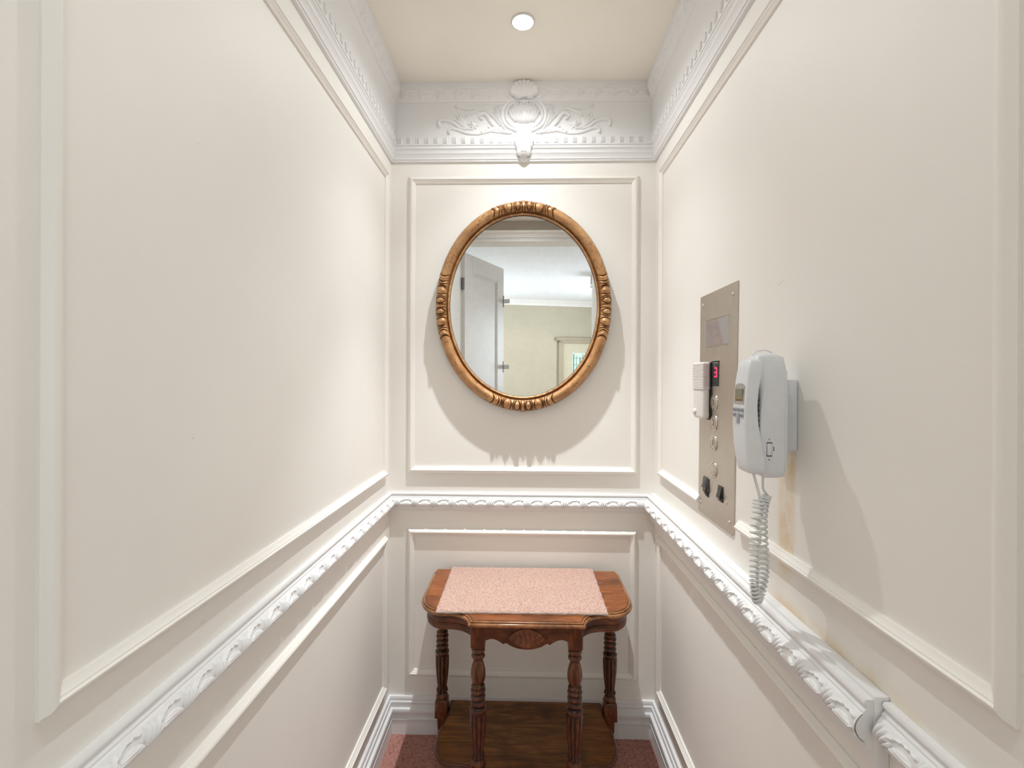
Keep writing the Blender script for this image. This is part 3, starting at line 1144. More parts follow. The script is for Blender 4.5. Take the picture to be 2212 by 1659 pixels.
# side aprons following the serpentine outline
AP = [(0.020, 0.588), (0.020, 0.562), (0.0175, 0.560), (0.017, 0.5575), (0.0195, 0.556), (0.0175, 0.554), (0.0165, 0.550), (0.0185, 0.5475), (0.0175, 0.545), (0.0190, 0.542), (0.034, 0.542), (0.034, 0.588)]
for sg in (1, -1):
    path = [(x, y) for x, y in half_top[2:] if y > -0.352]
    bm = bmesh.new()
    rings = []
    for inset, z in AP:
        pts_ = offset_path(path, -inset, False, 1)
        # path runs back->front on the right: left normal points inward or outward? choose the one shrinking x
        if pts_[2].x > path[2][0]:
            pts_ = offset_path(path, inset, False, 1)
        rings.append([bm.verts.new((TX + sg * p.x, TY + p.y, z)) for p in pts_])
    for a_, b_ in zip(rings, rings[1:] + rings[:1]):
        for j in range(len(a_) - 1):
            bm.faces.new((a_[j], a_[j + 1], b_[j + 1], b_[j]))
    mkbm('side_apron', bm, 'woodapron', tab, 35)
boxo('back_apron', TX - 0.29, TX + 0.29, TY - 0.030, TY - 0.014, 0.548, 0.588, 'woodapron', tab, 0.001)

# front apron with scalloped lower edge
xs = np.linspace(-0.117, 0.117, 79)


def low(x):
    a = abs(x)
    if a < 0.054:
        return 0.551 - 0.0315 * math.sqrt(max(0.0, 1 - (a / 0.062) ** 2)) + 0.004
    if a < 0.060:
        return 0.539 + (a - 0.054) * 0.3
    if a < 0.064:
        return 0.5405 - (a - 0.060) * 1.0
    t = (a - 0.064) / (0.117 - 0.064)
    return 0.5365 + 0.0150 * math.sin(min(1, t * 1.25) * PI * 0.62) - 0.006 * max(0, t - 0.75) * 4 * 0.6


yf, yb_ = TY - 0.365, TY - 0.349
bm = bmesh.new()
rows = [[bm.verts.new((TX + x, yy, zz)) for x in xs] for yy, zf in ((yf, 1), (yf, 0), (yb_, 0), (yb_, 1)) for zz in [0] or []] if False else []
tf = [bm.verts.new((TX + x, yf, 0.588)) for x in xs]
lf = [bm.verts.new((TX + x, yf, low(x))) for x in xs]
lb = [bm.verts.new((TX + x, yb_, low(x))) for x in xs]
tb = [bm.verts.new((TX + x, yb_, 0.588)) for x in xs]
for r1, r2 in ((tf, lf), (lf, lb), (lb, tb), (tb, tf)):
    for j in range(len(xs) - 1):
        bm.faces.new((r1[j], r1[j + 1], r2[j + 1], r2[j]))
mkbm('front_apron', bm, 'woodapron', tab, 35)
# carved medallion (pointed oval) on the apron
nu_, nv_ = 64, 34
vs, cv = [], []
rs = np.random.RandomState(4)
for i in range(nu_):
    for j in range(nv_):
        u = -1 + 2 * i / (nu_ - 1)
        v = -1 + 2 * j / (nv_ - 1)
        hz = 0.0290 * (1 - abs(u) ** 1.75)
        x = 0.0560 * u
        z = 0.5560 + hz * v
        ed = min(1, (1 - abs(v)) * hz / 0.0025) * min(1, (1 - abs(u)) * 0.0535 / 0.003)
        # bunched tulip-like foliage
        ph = x * 420 + 1.5 * math.sin(v * 3 + u * 4)
        leafh = 0.5 + 0.5 * math.sin(ph) * math.cos(v * 1.2)
        leafh = leafh * 0.7 + 0.3 * (0.5 + 0.5 * math.sin(x * 900 + v * 9))
        rim = 1 if ed < 0.999 else 0
        h_ = 0.0012 + (0.0058 * (1 - 0.5 * u * u) * (0.35 + 0.65 * leafh)) * ed
        vs.append((TX + x, yf - h_ if ed > 0 else yf + 0.001, z))
        cv.append(max(0.9 * (1 - ed), 0.85 * max(0, 0.45 - leafh) * 2))
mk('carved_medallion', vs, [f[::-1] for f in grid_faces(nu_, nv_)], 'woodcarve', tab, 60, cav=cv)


# legs -------------------------------------------------------------
def leg_mesh():
    prof = []   # (z, r, flute depth, square 0..1)

    def add(z, r, f=0.0, q=0.0, c=0.0):
        prof.append((z, r, f, q, c))
    add(0.126, 0.0222, 0, 1); add(0.149, 0.0222, 0, 1); add(0.180, 0.0212, 0, 1); add(0.184, 0.0200, 0, .8, .3); add(0.186, 0.0190, 0, .2, .7)
    add(0.189, 0.0205, 0, 0, .2); add(0.194, 0.0205, 0, 0, 0); add(0.200, 0.0180, 0, 0, .1); add(0.205, 0.0150, 0, 0, .6)
    add(0.207, 0.0165, .12, 0, .6); add(0.211, 0.0205, .18, 0, .3); add(0.216, 0.0195, .22, 0, .5); add(0.224, 0.0160, .22, 0, .2)
    for k in range(1, 13):
        t = k / 12
        add(0.224 + 0.105 * t, 0.0160 + 0.0075 * math.sin(min(1, t * 1.12) * PI / 2), .2, 0, 0)
    add(0.333, 0.0228, .12, 0, .2); add(0.337, 0.0215, .02, 0, .8)
    add(0.339, 0.0225, 0, 0, .5); add(0.344, 0.0238, 0, 0, 0); add(0.348, 0.0225, 0, 0, .4); add(0.352, 0.0175, 0, 0, .9)
    for z0 in (0.355, 0.372, 0.389):
        for k in range(0, 7):
            t = k / 6
            add(z0 + 0.0155 * t, 0.0172 + 0.0042 * math.sin(PI * t), 0, 0, 1.0 * (1 - math.sin(PI * t)) ** 1.2)
    add(0.406, 0.0185, 0, 0, .6); add(0.410, 0.0198, 0, 0, 0); add(0.414, 0.0180, 0, 0, .5); add(0.417, 0.0140, 0, 0, .8)
    for k in range(0, 13):
        t = k / 12
        r = 0.0145 + 0.0080 * math.sin(PI * min(1, (t ** 0.8))) ** 0.85 - 0.0028 * t
        add(0.419 + 0.066 * t, max(r, 0.0112), 0, 0, 0.5 if t > .96 else 0)
    for z0 in (0.487, 0.5035):
        for k in range(0, 7):
            t = k / 6
            add(z0 + 0.0155 * t, 0.0155 + 0.0042 * math.sin(PI * t), 0, 0, 0.9 * (1 - math.sin(PI * t)) ** 2)
    add(0.5195, 0.0165, 0, .3, .6); add(0.522, 0.0185, 0, .9, .2); add(0.525, 0.0205, 0, 1, 0); add(0.588, 0.0205, 0, 1, 0)
    n_ = 72
    vs, cv = [], []
    for z, r, f, q, c in prof:
        for j in range(n_):
            a = 2 * PI * j / n_
            fl_ = abs(math.cos(a * 5 + 0.3)) ** 0.6
            rr_ = r * (1 - f * (1 - fl_))
            if q > 0:
                m_ = max(abs(math.cos(a)), abs(math.sin(a)))
                rs_ = min(r / m_, r * 1.34)
                rr_ = rr_ * (1 - q) + rs_ * q
            vs.append((rr_ * math.cos(a), rr_ * math.sin(a), z))
            cv.append(max(c, min(1, (1 - fl_) * 1.5) if f > 0.05 else 0))
    fs = []
    for i in range(len(prof) - 1):
        for j in range(n_):
            fs.append((i * n_ + j, i * n_ + (j + 1) % n_, (i + 1) * n_ + (j + 1) % n_, (i + 1) * n_ + j))
    fs.append(tuple(range(n_))[::-1])
    fs.append(tuple((len(prof) - 1) * n_ + j for j in range(n_)))
    me = bpy.data.meshes.new('leg')
    me.from_pydata(vs, [], fs)
    at = me.attributes.new('cav', 'FLOAT', 'POINT')
    at.data.foreach_set('value', np.clip(np.array(cv, dtype=np.float32), 0, 1))
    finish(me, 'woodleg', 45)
    return me


leg_me = leg_mesh()
for lx, ly in ((-0.137, -0.346), (0.137, -0.346), (-0.287, -0.062), (0.287, -0.062)):
    inst('leg', leg_me, tab, (TX + lx, TY + ly, 0))

# lower shelf
hs = [(0.268, -0.012), (0.268, -0.05), (0.267, -0.085), (0.272, -0.115), (0.280, -0.145), (0.284, -0.175), (0.284, -0.215)]
for k in range(1, 9):
    a = PI / 2 * k / 8
    hs.append((0.215 + 0.069 * math.cos(a), -0.215 - 0.092 * math.sin(a)))
hs.append((0.190, -0.307))
for k in range(1, 9):
    a = PI / 2 * k / 8
    hs.append((0.190 - 0.045 * math.sin(a), -0.362 + 0.055 * math.cos(a)))
slab('shelf', hs, [(0.010, 0.147), (0.0085, 0.1455), (0.0065, 0.146), (0.0045, 0.1435), (0.0045, 0.1415), (0.002, 0.140), (0.0, 0.1365), (0.0015, 0.133), (0.005, 0.130), (0.012, 0.129)],
     'woodshelf', tab, 'shelf_edge', 'woodapron')
foot = bmesh.new()
lathe(foot, [(0.012, 0.0), (0.019, 0.004), (0.022, 0.018), (0.018, 0.034), (0.013, 0.042), (0.016, 0.050), (0.020, 0.060), (0.016, 0.070), (0.020, 0.078), (0.022, 0.13)], 0, 0, 0, 28)
foot_me = bpy.data.meshes.new('foot')
bmesh.ops.recalc_face_normals(foot, faces=foot.faces)
foot.to_mesh(foot_me)
foot.free()
finish(foot_me, 'woodleg', 45)
for lx, ly in ((-0.128, -0.338), (0.128, -0.338), (-0.283, -0.062), (0.283, -0.062)):
    inst('foot', foot_me, tab, (TX + lx, TY + ly, 0.004))

# ------------------------------------------------------------------ carpet offcut on the table
mx0, mx1, my0, my1 = -0.2500, 0.2450, 1.381, 1.706
mt = empty('carpet_mat', (-0.002, 1.545, ZT), 'pink carpet offcut with frayed edges lying on the side table', 'mat')
X, Y, Z, cav, nx, ny = pile(mx0, mx1, my0, my1, ZT + 0.0062, 0.0013, 0.0054, 0.0030, 11)
# slightly wavy edges and a gently lifted back edge
wob = 0.0010 * np.sin(X * 95) + 0.0007 * np.sin(X * 260 + 1)
Y2 = Y + wob * ((Y < my0 + 0.02) | (Y > my1 - 0.02)) + (X - mx0) / (mx1 - mx0) * 0.003 - 0.001
X2 = X + 0.0010 * np.sin(Y * 130) * ((X < mx0 + 0.02) | (X > mx1 - 0.02)) - 0.0015 * (Y - my0) / (my1 - my0)
ed = np.minimum(np.minimum(X - mx0, mx1 - X), np.minimum(Y - my0, my1 - Y))
Z2 = Z - 0.0040 * np.clip(1 - ed / 0.006, 0, 1) ** 2
vs = np.stack([X2, Y2, Z2], -1).reshape(-1, 3)
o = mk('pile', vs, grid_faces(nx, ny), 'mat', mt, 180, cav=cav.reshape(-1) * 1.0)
o.data.flip_normals()
bm = bmesh.new()
nb = 60
xb = np.linspace(mx0, mx1, nb)
yb2 = np.linspace(my0, my1, nb)
per_ = [(x, my0 + 0.001 * math.sin(x * 95) - 0.0008) for x in xb] + [(mx1 + 0.001 * math.sin(y * 130), y) for y in yb2[1:]] + [(x, my1) for x in xb[::-1][1:]] + [(mx0 - 0.001 * math.sin(y * 130), y) for y in yb2[::-1][1:-1]]
t_ = [bm.verts.new((x, y + (x - mx0) / (mx1 - mx0) * 0.003 - 0.001, ZT + 0.0045 + 0.0006 * math.sin(x * 300))) for x, y in per_]
u_ = [bm.verts.new((x, y + (x - mx0) / (mx1 - mx0) * 0.003 - 0.001, ZT + 0.0004)) for x, y in per_]
for j in range(len(t_)):
    bm.faces.new((t_[j], t_[(j + 1) % len(t_)], u_[(j + 1) % len(t_)], u_[j]))
bm.faces.new(t_)
bm.faces.new(u_[::-1])
mkbm('backing', bm, 'backing', mt, None)


def tube(bm, P, r, m_=6, cap=True):
    n_ = len(P)
    P = [Vector(p) for p in P]
    t0 = (P[1] - P[0]).normalized()
    nrm = t0.orthogonal().normalized()
    rings = []
    for k in range(n_):
        t = (P[min(k + 1, n_ - 1)] - P[max(k - 1, 0)]).normalized()
        nrm = (nrm - t * nrm.dot(t)).normalized()
        bn = t.cross(nrm)
        rk = r[k] if isinstance(r, (list, tuple)) else r
        rings.append([bm.verts.new(P[k] + (nrm * math.cos(2 * PI * j / m_) + bn * math.sin(2 * PI * j / m_)) * rk) for j in range(m_)])
    for a_, b_ in zip(rings, rings[1:]):
        for j in range(m_):
            bm.faces.new((a_[j], a_[(j + 1) % m_], b_[(j + 1) % m_], b_[j]))
    if cap:
        bm.faces.new(rings[0][::-1])
        bm.faces.new(rings[-1])


bm = bmesh.new()
for k in range(70):
    side = rnd.random()
    if side < 0.45:
        p = Vector((rnd.uniform(mx0, mx1), my0, ZT + 0.004)); d_ = Vector((rnd.uniform(-1, 1), -0.6, rnd.uniform(-.1, .3)))
    elif side < 0.75:
        p = Vector((rnd.uniform(mx0, mx1), my1, ZT + 0.007)); d_ = Vector((rnd.uniform(-1, 1), 0.0, rnd.uniform(.2, .9)))
    elif side < 0.9:
        p = Vector((mx0, rnd.uniform(my0, my1), ZT + 0.006)); d_ = Vector((-1, rnd.uniform(-.6, .3), rnd.uniform(-.1, .4)))
    else:
        p = Vector((mx1, rnd.uniform(my0, my1), ZT + 0.006)); d_ = Vector((1, rnd.uniform(-.6, .3), rnd.uniform(-.1, .4)))
    L = rnd.uniform(0.002, 0.008) if rnd.random() < 0.85 else 0.016
    d_ = d_.normalized() * L
    q = p + d_ * 0.5 + Vector((rnd.uniform(-.001, .001), 0, 0.001))
    e2 = p + d_
    e2.z = max(e2.z, ZT + 0.001); q.z = max(q.z, ZT + 0.001)
    tube(bm, [p, q, e2], 0.00028, 3)
fr = mkbm('frayed_threads', bm, 'backing', mt, None)
fr['kind'] = 'stuff'

# ------------------------------------------------------------------ lift control panel
cp = empty('control_panel', (XR, 1.18, 0.931), 'tall brushed steel lift panel with numbered buttons, on the right wall', 'control panel')
PT = XR - 0.0035
# a plate with clipped lower corners, leaning a hair
bm = bmesh.new()
pts_ = [(PY0 - 0.001, 1.4975), (PY1 - 0.009, 1.4975), (PY1 + 0.008, 0.938), (PY1 + 0.015, 0.9315), (PY0 + 0.004, 0.9315), (PY0 + 0.009, 0.937)]
f1 = [bm.verts.new((PT, y, z)) for y, z in pts_]
f2 = [bm.verts.new((XR - 0.0002, y, z)) for y, z in pts_]
bm.faces.new(f1)
bm.faces.new(f2[::-1])
for j in range(len(pts_)):
    bm.faces.new((f1[j], f1[(j + 1) % len(pts_)], f2[(j + 1) % len(pts_)], f2[j]))
mkbm('face_plate', bm, 'steel', cp)
for y, z in ((1.2664, 1.4737), (1.0884, 1.4717), (1.2777, 0.9593), (1.1019, 0.9571)):
    bm = bmesh.new()
    lathe(bm, [(0.0046, 0), (0.0046, 0.0008), (0.0036, 0.0022), (0.0014, 0.003)], PT, y, z, 18, 'x', -1)
    mkbm('screw', bm, 'screw', cp, 50)


def quadbox(name, corners, x0, x1, mat, parent, bev=0):
    """corners (y, z) x4 extruded from x0 to x1"""
    bm = bmesh.new()
    a_ = [bm.verts.new((x0, y, z)) for y, z in corners]
    b_ = [bm.verts.new((x1, y, z)) for y, z in corners]
    bm.faces.new(a_)
    bm.faces.new(b_[::-1])
    for j in range(len(corners)):
        bm.faces.new((a_[j], a_[(j + 1) % len(corners)], b_[(j + 1) % len(corners)], b_[j]))
    if bev:
        bmesh.ops.bevel(bm, geom=bm.edges[:], offset=bev, segments=2, affect='EDGES')
    return mkbm(name, bm, mat, parent, 40 if bev else None)


quadbox('display_window', [(1.2475, 1.4287), (1.1095, 1.4270), (1.1115, 1.3635), (1.2485, 1.3640)], PT + 0.001, PT - 0.0006, 'panewin', cp)
bm = bmesh.new()
for a_, b_ in (((1.2490, 1.4305), (1.1080, 1.4288)), ((1.1080, 1.4288), (1.1100, 1.3618)), ((1.1100, 1.3618), (1.2500, 1.3622)), ((1.2500, 1.3622), (1.2490, 1.4305))):
    tube(bm, [(PT, *a_), (PT, *b_)], 0.0011, 6)
mkbm('window_rim', bm, 'screw', cp, 60)
dsp = quadbox('floor_display', [(1.2085, 1.3265), (1.1610, 1.3260), (1.1640, 1.2645), (1.2100, 1.2650)], PT + 0.001, PT - 0.0010, 'display', cp)
# lit numeral 3 made of blocks
for (y0, y1, z0, z1) in ((1.1715, 1.1765, 1.2860, 1.3110), (1.1765, 1.1860, 1.3065, 1.3110), (1.1765, 1.1880, 1.2960, 1.3000), (1.1765, 1.1890, 1.2860, 1.2900)):
    boxo('lit_segment', PT - 0.0016, PT - 0.0008, y0, y1, z0, z1, 'led', dsp)
for k in range(2):
    boxo('display_mark', PT - 0.0014, PT - 0.0008, 1.178, 1.196, 1.3165 - k * 0.005, 1.3180 - k * 0.005, 'chrome', dsp)


def text_mesh(txt, size):
    cu = bpy.data.curves.new('numeral', 'FONT')
    cu.body = txt
    cu.size = size
    cu.extrude = 0.0003
    cu.align_x = 'CENTER'
    cu.align_y = 'CENTER'
    o_ = bpy.data.objects.new('tmp', cu)
    C.objects.link(o_)
    dg = bpy.context.evaluated_depsgraph_get()
    me = bpy.data.meshes.new_from_object(o_.evaluated_get(dg))
    bpy.data.objects.remove(o_)
    me.name = 'numeral'
    me.materials.clear()
    me.materials.append(M['numeral'])
    return me


for txt, z, y in (('3', 1.2245, 1.1886), ('2', 1.1750, 1.1895), ('1', 1.1252, 1.1915), ('', 1.0601, 1.1913)):
    bm = bmesh.new()
    lathe(bm, [(0.0195, 0), (0.0195, 0.0018), (0.0180, 0.0030), (0.0162, 0.0026), (0.0158, 0.0010), (0.0150, 0.0010)], PT, y, z, 36, 'x', -1)
    b_ = mkbm('call_button', bm, 'chrome', cp, 40)
    b_['label'] = ('round lift button marked ' + txt) if txt else 'round lift button with blank yellowed face'
    bm = bmesh.new()
    lathe(bm, [(0.0148, 0.0008), (0.0146, 0.0026), (0.013, 0.0032)], PT, y, z, 32, 'x', -1)
    cpm = mkbm('button_cap', bm, 'button', b_, 40)
    if txt:
        o = bpy.data.objects.new('numeral', text_mesh(txt, 0.0215))
        C.objects.link(o)
        o.parent = b_
        o.matrix_local = Matrix.Translation(Vector((PT - 0.0034, y, z)) - wloc(b_)) @ Matrix(((0, 0, -1), (-1, 0, 0), (0, 1, 0))).to_4x4()

# rocker switches
for k, (y, z) in enumerate(((1.2336, 1.0115), (1.1493, 1.0110))):
    sw = boxo('rocker_switch', PT - 0.0022, PT, y - 0.0135, y + 0.0135, z - 0.0185, z + 0.0185, 'black', cp, 0.001)
    bm = bmesh.new()
    sec = [(0, 0.013), (0.0015, 0.0125), (0.0025, 0.004), (0.0062, -0.0085), (0.0040, -0.0115), (0, -0.0115)]
    a_ = [bm.verts.new((PT - 0.002 - h, y - 0.0095, z + q)) for h, q in sec]
    b_ = [bm.verts.new((PT - 0.002 - h, y + 0.0095, z + q)) for h, q in sec]
    bm.faces.new(a_); bm.faces.new(b_[::-1])
    for j in range(len(sec)):
        bm.faces.new((a_[j], a_[(j + 1) % len(sec)], b_[(j + 1) % len(sec)], b_[j]))
    mkbm('rocker', bm, 'black', sw, 30)
    if k == 0:
        sw['label'] = 'black switch wrapped over with crumpled black tape'
        outl = [(1.2555, 1.0330), (1.2280, 1.0325), (1.2180, 1.0240), (1.2180, 1.0080), (1.2140, 0.9990), (1.2230, 0.9990), (1.2230, 0.9830), (1.2330, 0.9830), (1.2480, 0.9940), (1.2600, 1.0050), (1.2700, 1.0060), (1.2640, 1.0120), (1.2570, 1.0180)]
        bm = bmesh.new()
        cyy = sum(p[0] for p in outl) / len(outl); czz = sum(p[1] for p in outl) / len(outl)
        r0_ = [bm.verts.new((PT - 0.0005, y_, z_)) for y_, z_ in outl]
        r1_ = [bm.verts.new((PT - 0.0030 - 0.0015 * rnd.random(), cyy + (y_ - cyy) * 0.82 + rnd.uniform(-.001, .001), czz + (z_ - czz) * 0.85)) for y_, z_ in outl]
        r2_ = [bm.verts.new((PT - 0.0055 - 0.0025 * rnd.random(), cyy + (y_ - cyy) * 0.45, czz - 0.002 + (z_ - czz) * 0.5)) for y_, z_ in outl]
        for r_a, r_b in ((r0_, r1_), (r1_, r2_)):
            for j in range(len(outl)):
                bm.faces.new((r_a[j], r_a[(j + 1) % len(outl)], r_b[(j + 1) % len(outl)], r_b[j]))
        cvv = bm.verts.new((PT - 0.0072, cyy, czz - 0.002))
        for j in range(len(outl)):
            bm.faces.new((r2_[j], r2_[(j + 1) % len(outl)], cvv))
        mkbm('tape', bm, 'tape', sw, None)
        boxo('red_tag', PT - 0.0085, PT - 0.0050, 1.2270, 1.2330, 1.0000, 1.0040, 'led' if False else 'numeral', sw)
bm = bmesh.new()
lathe(bm, [(0.0013, 0), (0.0011, 0.0006)], PT, 1.1125, 1.0085 - 0.012, 10, 'x', -1)
mkbm('small_hole', bm, 'black', cp)

# ------------------------------------------------------------------ white emergency lamp fixed on the panel's far edge
el = empty('emergency_light', (PT, 1.245, 1.18), 'small white battery light with ribbed lens, on the far edge of the steel panel', 'light')
x0_, x1_, y0_, y1_ = PT - 0.022, PT - 0.0012, 1.209, 1.283
boxo('body', PT - 0.021, PT - 0.002, y0_, y1_, 1.181, 1.3245, 'plasticw', el, 0.0088, 6)
boxo('base_plate', PT - 0.0035, PT - 0.0002, y0_ - 0.0015, y1_ - 0.002, 1.1795, 1.3235, 'black', el, 0.001)
# ribbed lens on the upper half
def loft(bm, secs, n_=28, e=4.0):
    """stack of superellipse sections (z, xc, yc, hx, hy)"""
    rings = []
    for z, xc, yc, hx, hy in secs:
        ring = []
        for j in range(n_):
            a = 2 * PI * j / n_
            c_, s_ = math.cos(a), math.sin(a)
            ring.append(bm.verts.new((xc + hx * math.copysign(abs(c_) ** (2 / e), c_), yc + hy * math.copysign(abs(s_) ** (2 / e), s_), z)))
        rings.append(ring)
    for a_, b_ in zip(rings, rings[1:]):
        for j in range(n_):
            bm.faces.new((a_[j], a_[(j + 1) % n_], b_[(j + 1) % n_], b_[j]))
    bm.faces.new(rings[0][::-1])
    bm.faces.new(rings[-1])


bm = bmesh.new()
secs = []
xc_, yc_ = PT - 0.0125, (y0_ + y1_) / 2
hx_, hy_ = 0.0098, (y1_ - y0_) / 2 + 0.0006
for k in range(16):
    z = 1.2565 + k * 0.0041
    for dz, d_ in ((0.0, -0.0002), (0.0007, 0.0010), (0.0021, 0.0010), (0.0028, -0.0002), (0.0038, -0.0002)):
        secs.append((z + dz, xc_, yc_, hx_ + d_, hy_ + d_))
secs += [(1.3225, xc_, yc_, hx_ - 0.0008, hy_ - 0.0010), (1.3245, xc_, yc_, hx_ - 0.003, hy_ - 0.004)]
loft(bm, secs, 48, 7)
mkbm('ribbed_lens', bm, 'plasticw', el, 35)
bm = bmesh.new()
lathe(bm, [(0.0078, 0), (0.0076, 0.003), (0.0058, 0.0052), (0.002, 0.006)], PT - 0.0210, 1.262, 1.198, 20, 'x', -1)
mkbm('push_button', bm, 'plasticw', el, 60)

# ------------------------------------------------------------------ intercom telephone
ph = empty('intercom_phone', (XR, 0.84, 1.10), 'white wall telephone with coiled cord, beside the steel panel', 'telephone')


# wall bracket
boxo('wall_bracket', XR - 0.030, XR - 0.0003, 0.836, 0.905, 1.1580, 1.2815, 'plastic', ph, 0.003, 3)
# base: x from 0.385 to 0.441
bm = bmesh.new()
secs = []
for z, xf, yh in ((1.1150, .412, .012), (1.1156, .405, .017), (1.1185, .400, .0210), (1.125, .395, .0235), (1.140, .3925, .0245), (1.175, .3925, .025), (1.230, .3945, .025), (1.260, .396, .025), (1.285, .3925, .0245), (1.300, .389, .0235), (1.311, .389, .022), (1.3185, .392, .019), (1.3235, .399, .015), (1.3260, .408, .009)):
    xb_ = 0.4405 if 1.13 < z < 1.31 else 0.4385
    if z > 1.32:
        xb_ = 0.434 - (z - 1.32) * 1.4
    if z < 1.118:
        xb_ = 0.431
    secs.append((z, (xf + xb_) / 2, 0.8380, (xb_ - xf) / 2, yh))
loft(bm, secs, 64, 8)
base = mkbm('base', bm, 'plastic', ph, 60)
boxo('wall_plate', 0.4370, 0.4405, 0.8145, 0.866, 1.128, 1.296, 'plastic', base, 0.001)
boxo('volume_slider', 0.4060, 0.4140, 0.8122, 0.8160, 1.1545, 1.1745, 'plastic', base, 0.0006)
boxo('slider_slot', 0.4053, 0.4146, 0.8129, 0.8170, 1.1525, 1.1765, 'keymark', base)
boxo('slider_mark', 0.4165, 0.4180, 0.8130, 0.8150, 1.1615, 1.1690, 'keymark', base)
for z in (1.1800, 1.1460):
    boxo('slider_mark', 0.4090, 0.4105, 0.8130, 0.8150, z, z + 0.0025, 'keymark', base)
# handset, bowed towards the room
bm = bmesh.new()
secs = []
for z, xf, xb_, yh in ((1.1240, .379, .392, .013), (1.1246, .376, .395, .018), (1.127, .3735, .398, .0225), (1.134, .3715, .400, .0245), (1.150, .3685, .3990, .0252), (1.175, .3655, .3940, .0253), (1.205, .3640, .3880, .0253), (1.235, .3648, .3860, .0250), (1.262, .3665, .3880, .0245), (1.285, .3690, .3925, .0238), (1.300, .3712, .3950, .0228), (1.309, .3735, .3960, .0205), (1.3135, .377, .395, .0165), (1.3148, .381, .392, .011)):
    secs.append((z, (xf + xb_) / 2, 0.8260, (xb_ - xf) / 2, yh))
loft(bm, secs, 64, 8)
hs_ = mkbm('handset', bm, 'plastic', ph, 60)
# raised rounded screen surround and screen (front face normal -x)
bm = bmesh.new()
def fx(z):
    zs = [s[0] for s in secs]; fs_ = [s[1] - s[3] for s in secs]
    return float(np.interp(z, zs, fs_))
arcp = [(0.8440, 1.2395), (0.8440, 1.2680)] + [(0.8260 + 0.018 * math.cos(a), 1.2680 + 0.0065 * math.sin(a)) for a in np.linspace(0, PI, 9)][1:-1] + [(0.8080, 1.2680), (0.8080, 1.2395)]
ff_ = [bm.verts.new((fx(z) - 0.0007, y, z)) for y, z in arcp]
bb_ = [bm.verts.new((fx(z) + 0.002, y, z)) for y, z in arcp]
bm.faces.new(ff_)
for j in range(len(arcp)):
    bm.faces.new((ff_[j], ff_[(j + 1) % len(arcp)], bb_[(j + 1) % len(arcp)], bb_[j]))
mkbm('screen_surround', bm, 'lcdframe', hs_)
boxo('screen', fx(1.255) - 0.0016, fx(1.255) + 0.001, 0.8125, 0.8395, 1.2445, 1.2650, 'lcd', hs_)
for zz in (1.2295, 1.2205):
    for yy in (0.8120, 0.8260, 0.8400):
        kx = fx(zz)
        kk = boxo('key', kx - 0.0016, kx + 0.001, yy - 0.0050, yy + 0.0050, zz - 0.0034, zz + 0.0034, 'key', hs_, 0.001)
        boxo('key_mark', kx - 0.0018, kx - 0.0014, yy - 0.0028, yy + 0.0028, zz - 0.0009, zz + 0.0009, 'keymark', hs_)
kk = boxo('key', fx(1.21) - 0.0018, fx(1.21) + 0.001, 0.8210, 0.8310, 1.2065, 1.2235, 'key', hs_, 0.001)
kk['label'] = 'long grey middle key'
# speaker slots between handset and base, on a dark strip painting the gap's shade
boxo('gap_shade_strip', 0.3908, 0.3932, 0.8146, 0.8170, 1.170, 1.256, 'keymark', base)
for k in range(9):
    boxo('grille_slot', 0.3905, 0.3936, 0.8140, 0.8170, 1.176 + k * 0.0085, 1.180 + k * 0.0085, 'black', base)
# hanger wire over the top
bm = bmesh.new()
tube(bm, spline([Vector((0.396, 0.845, 1.323)), Vector((0.405, 0.845, 1.3300)), Vector((0.418, 0.845, 1.3315)), Vector((0.430, 0.845, 1.3270)), Vector((0.4385, 0.848, 1.3170))], 20), 0.0012, 6)
mkbm('hanger_wire', bm, 'cord', ph, 60)


# coiled cord
def pxw(px, py, yy):
    """world point at depth yy seen from the phone's side; plain numbers worked out beforehand"""
    return Vector(((px - 1131.4) / 1040 * yy + 0.0, yy, CAM - (py - 818.9) / 1040 * yy))


bm = bmesh.new()
YA, YB = 0.812, 0.826
tube(bm, spline([Vector((0.3830, YA, 1.1260)), Vector((0.3900, YA, 1.1000)), Vector((0.3945, YA, 1.0830))], 12), 0.0024, 8)
mkbm('cord_lead', bm, 'cord', ph, 60)
bm = bmesh.new()
tube(bm, spline([Vector((0.4060, YB, 1.1170)), Vector((0.4060, YB, 1.0980)), Vector((0.4110, YB, 1.0880)), Vector((0.4160, YB, 1.0820))], 12), 0.0022, 8)
mkbm('cord_lead', bm, 'cord', ph, 60)


def coil(axis_pts, turns, rad, lead0=0):
    nA = turns * 16
    A = spline(axis_pts, nA)
    out = []
    for k, p in enumerate(A):
        t = (A[min(k + 1, nA - 1)] - A[max(k - 1, 0)]).normalized()
        nx_ = Vector((1, 0, 0)) - t * t.x
        nx_.normalize()
        ny_ = t.cross(nx_)
        a = 2 * PI * k / 16
        rr_ = rad * (0.85 + 0.15 * math.sin(k * 0.013 + 1)) * min(1, (k + 4) / 12)
        out.append(p + nx_ * rr_ * math.cos(a) + ny_ * rr_ * math.sin(a))
    return out


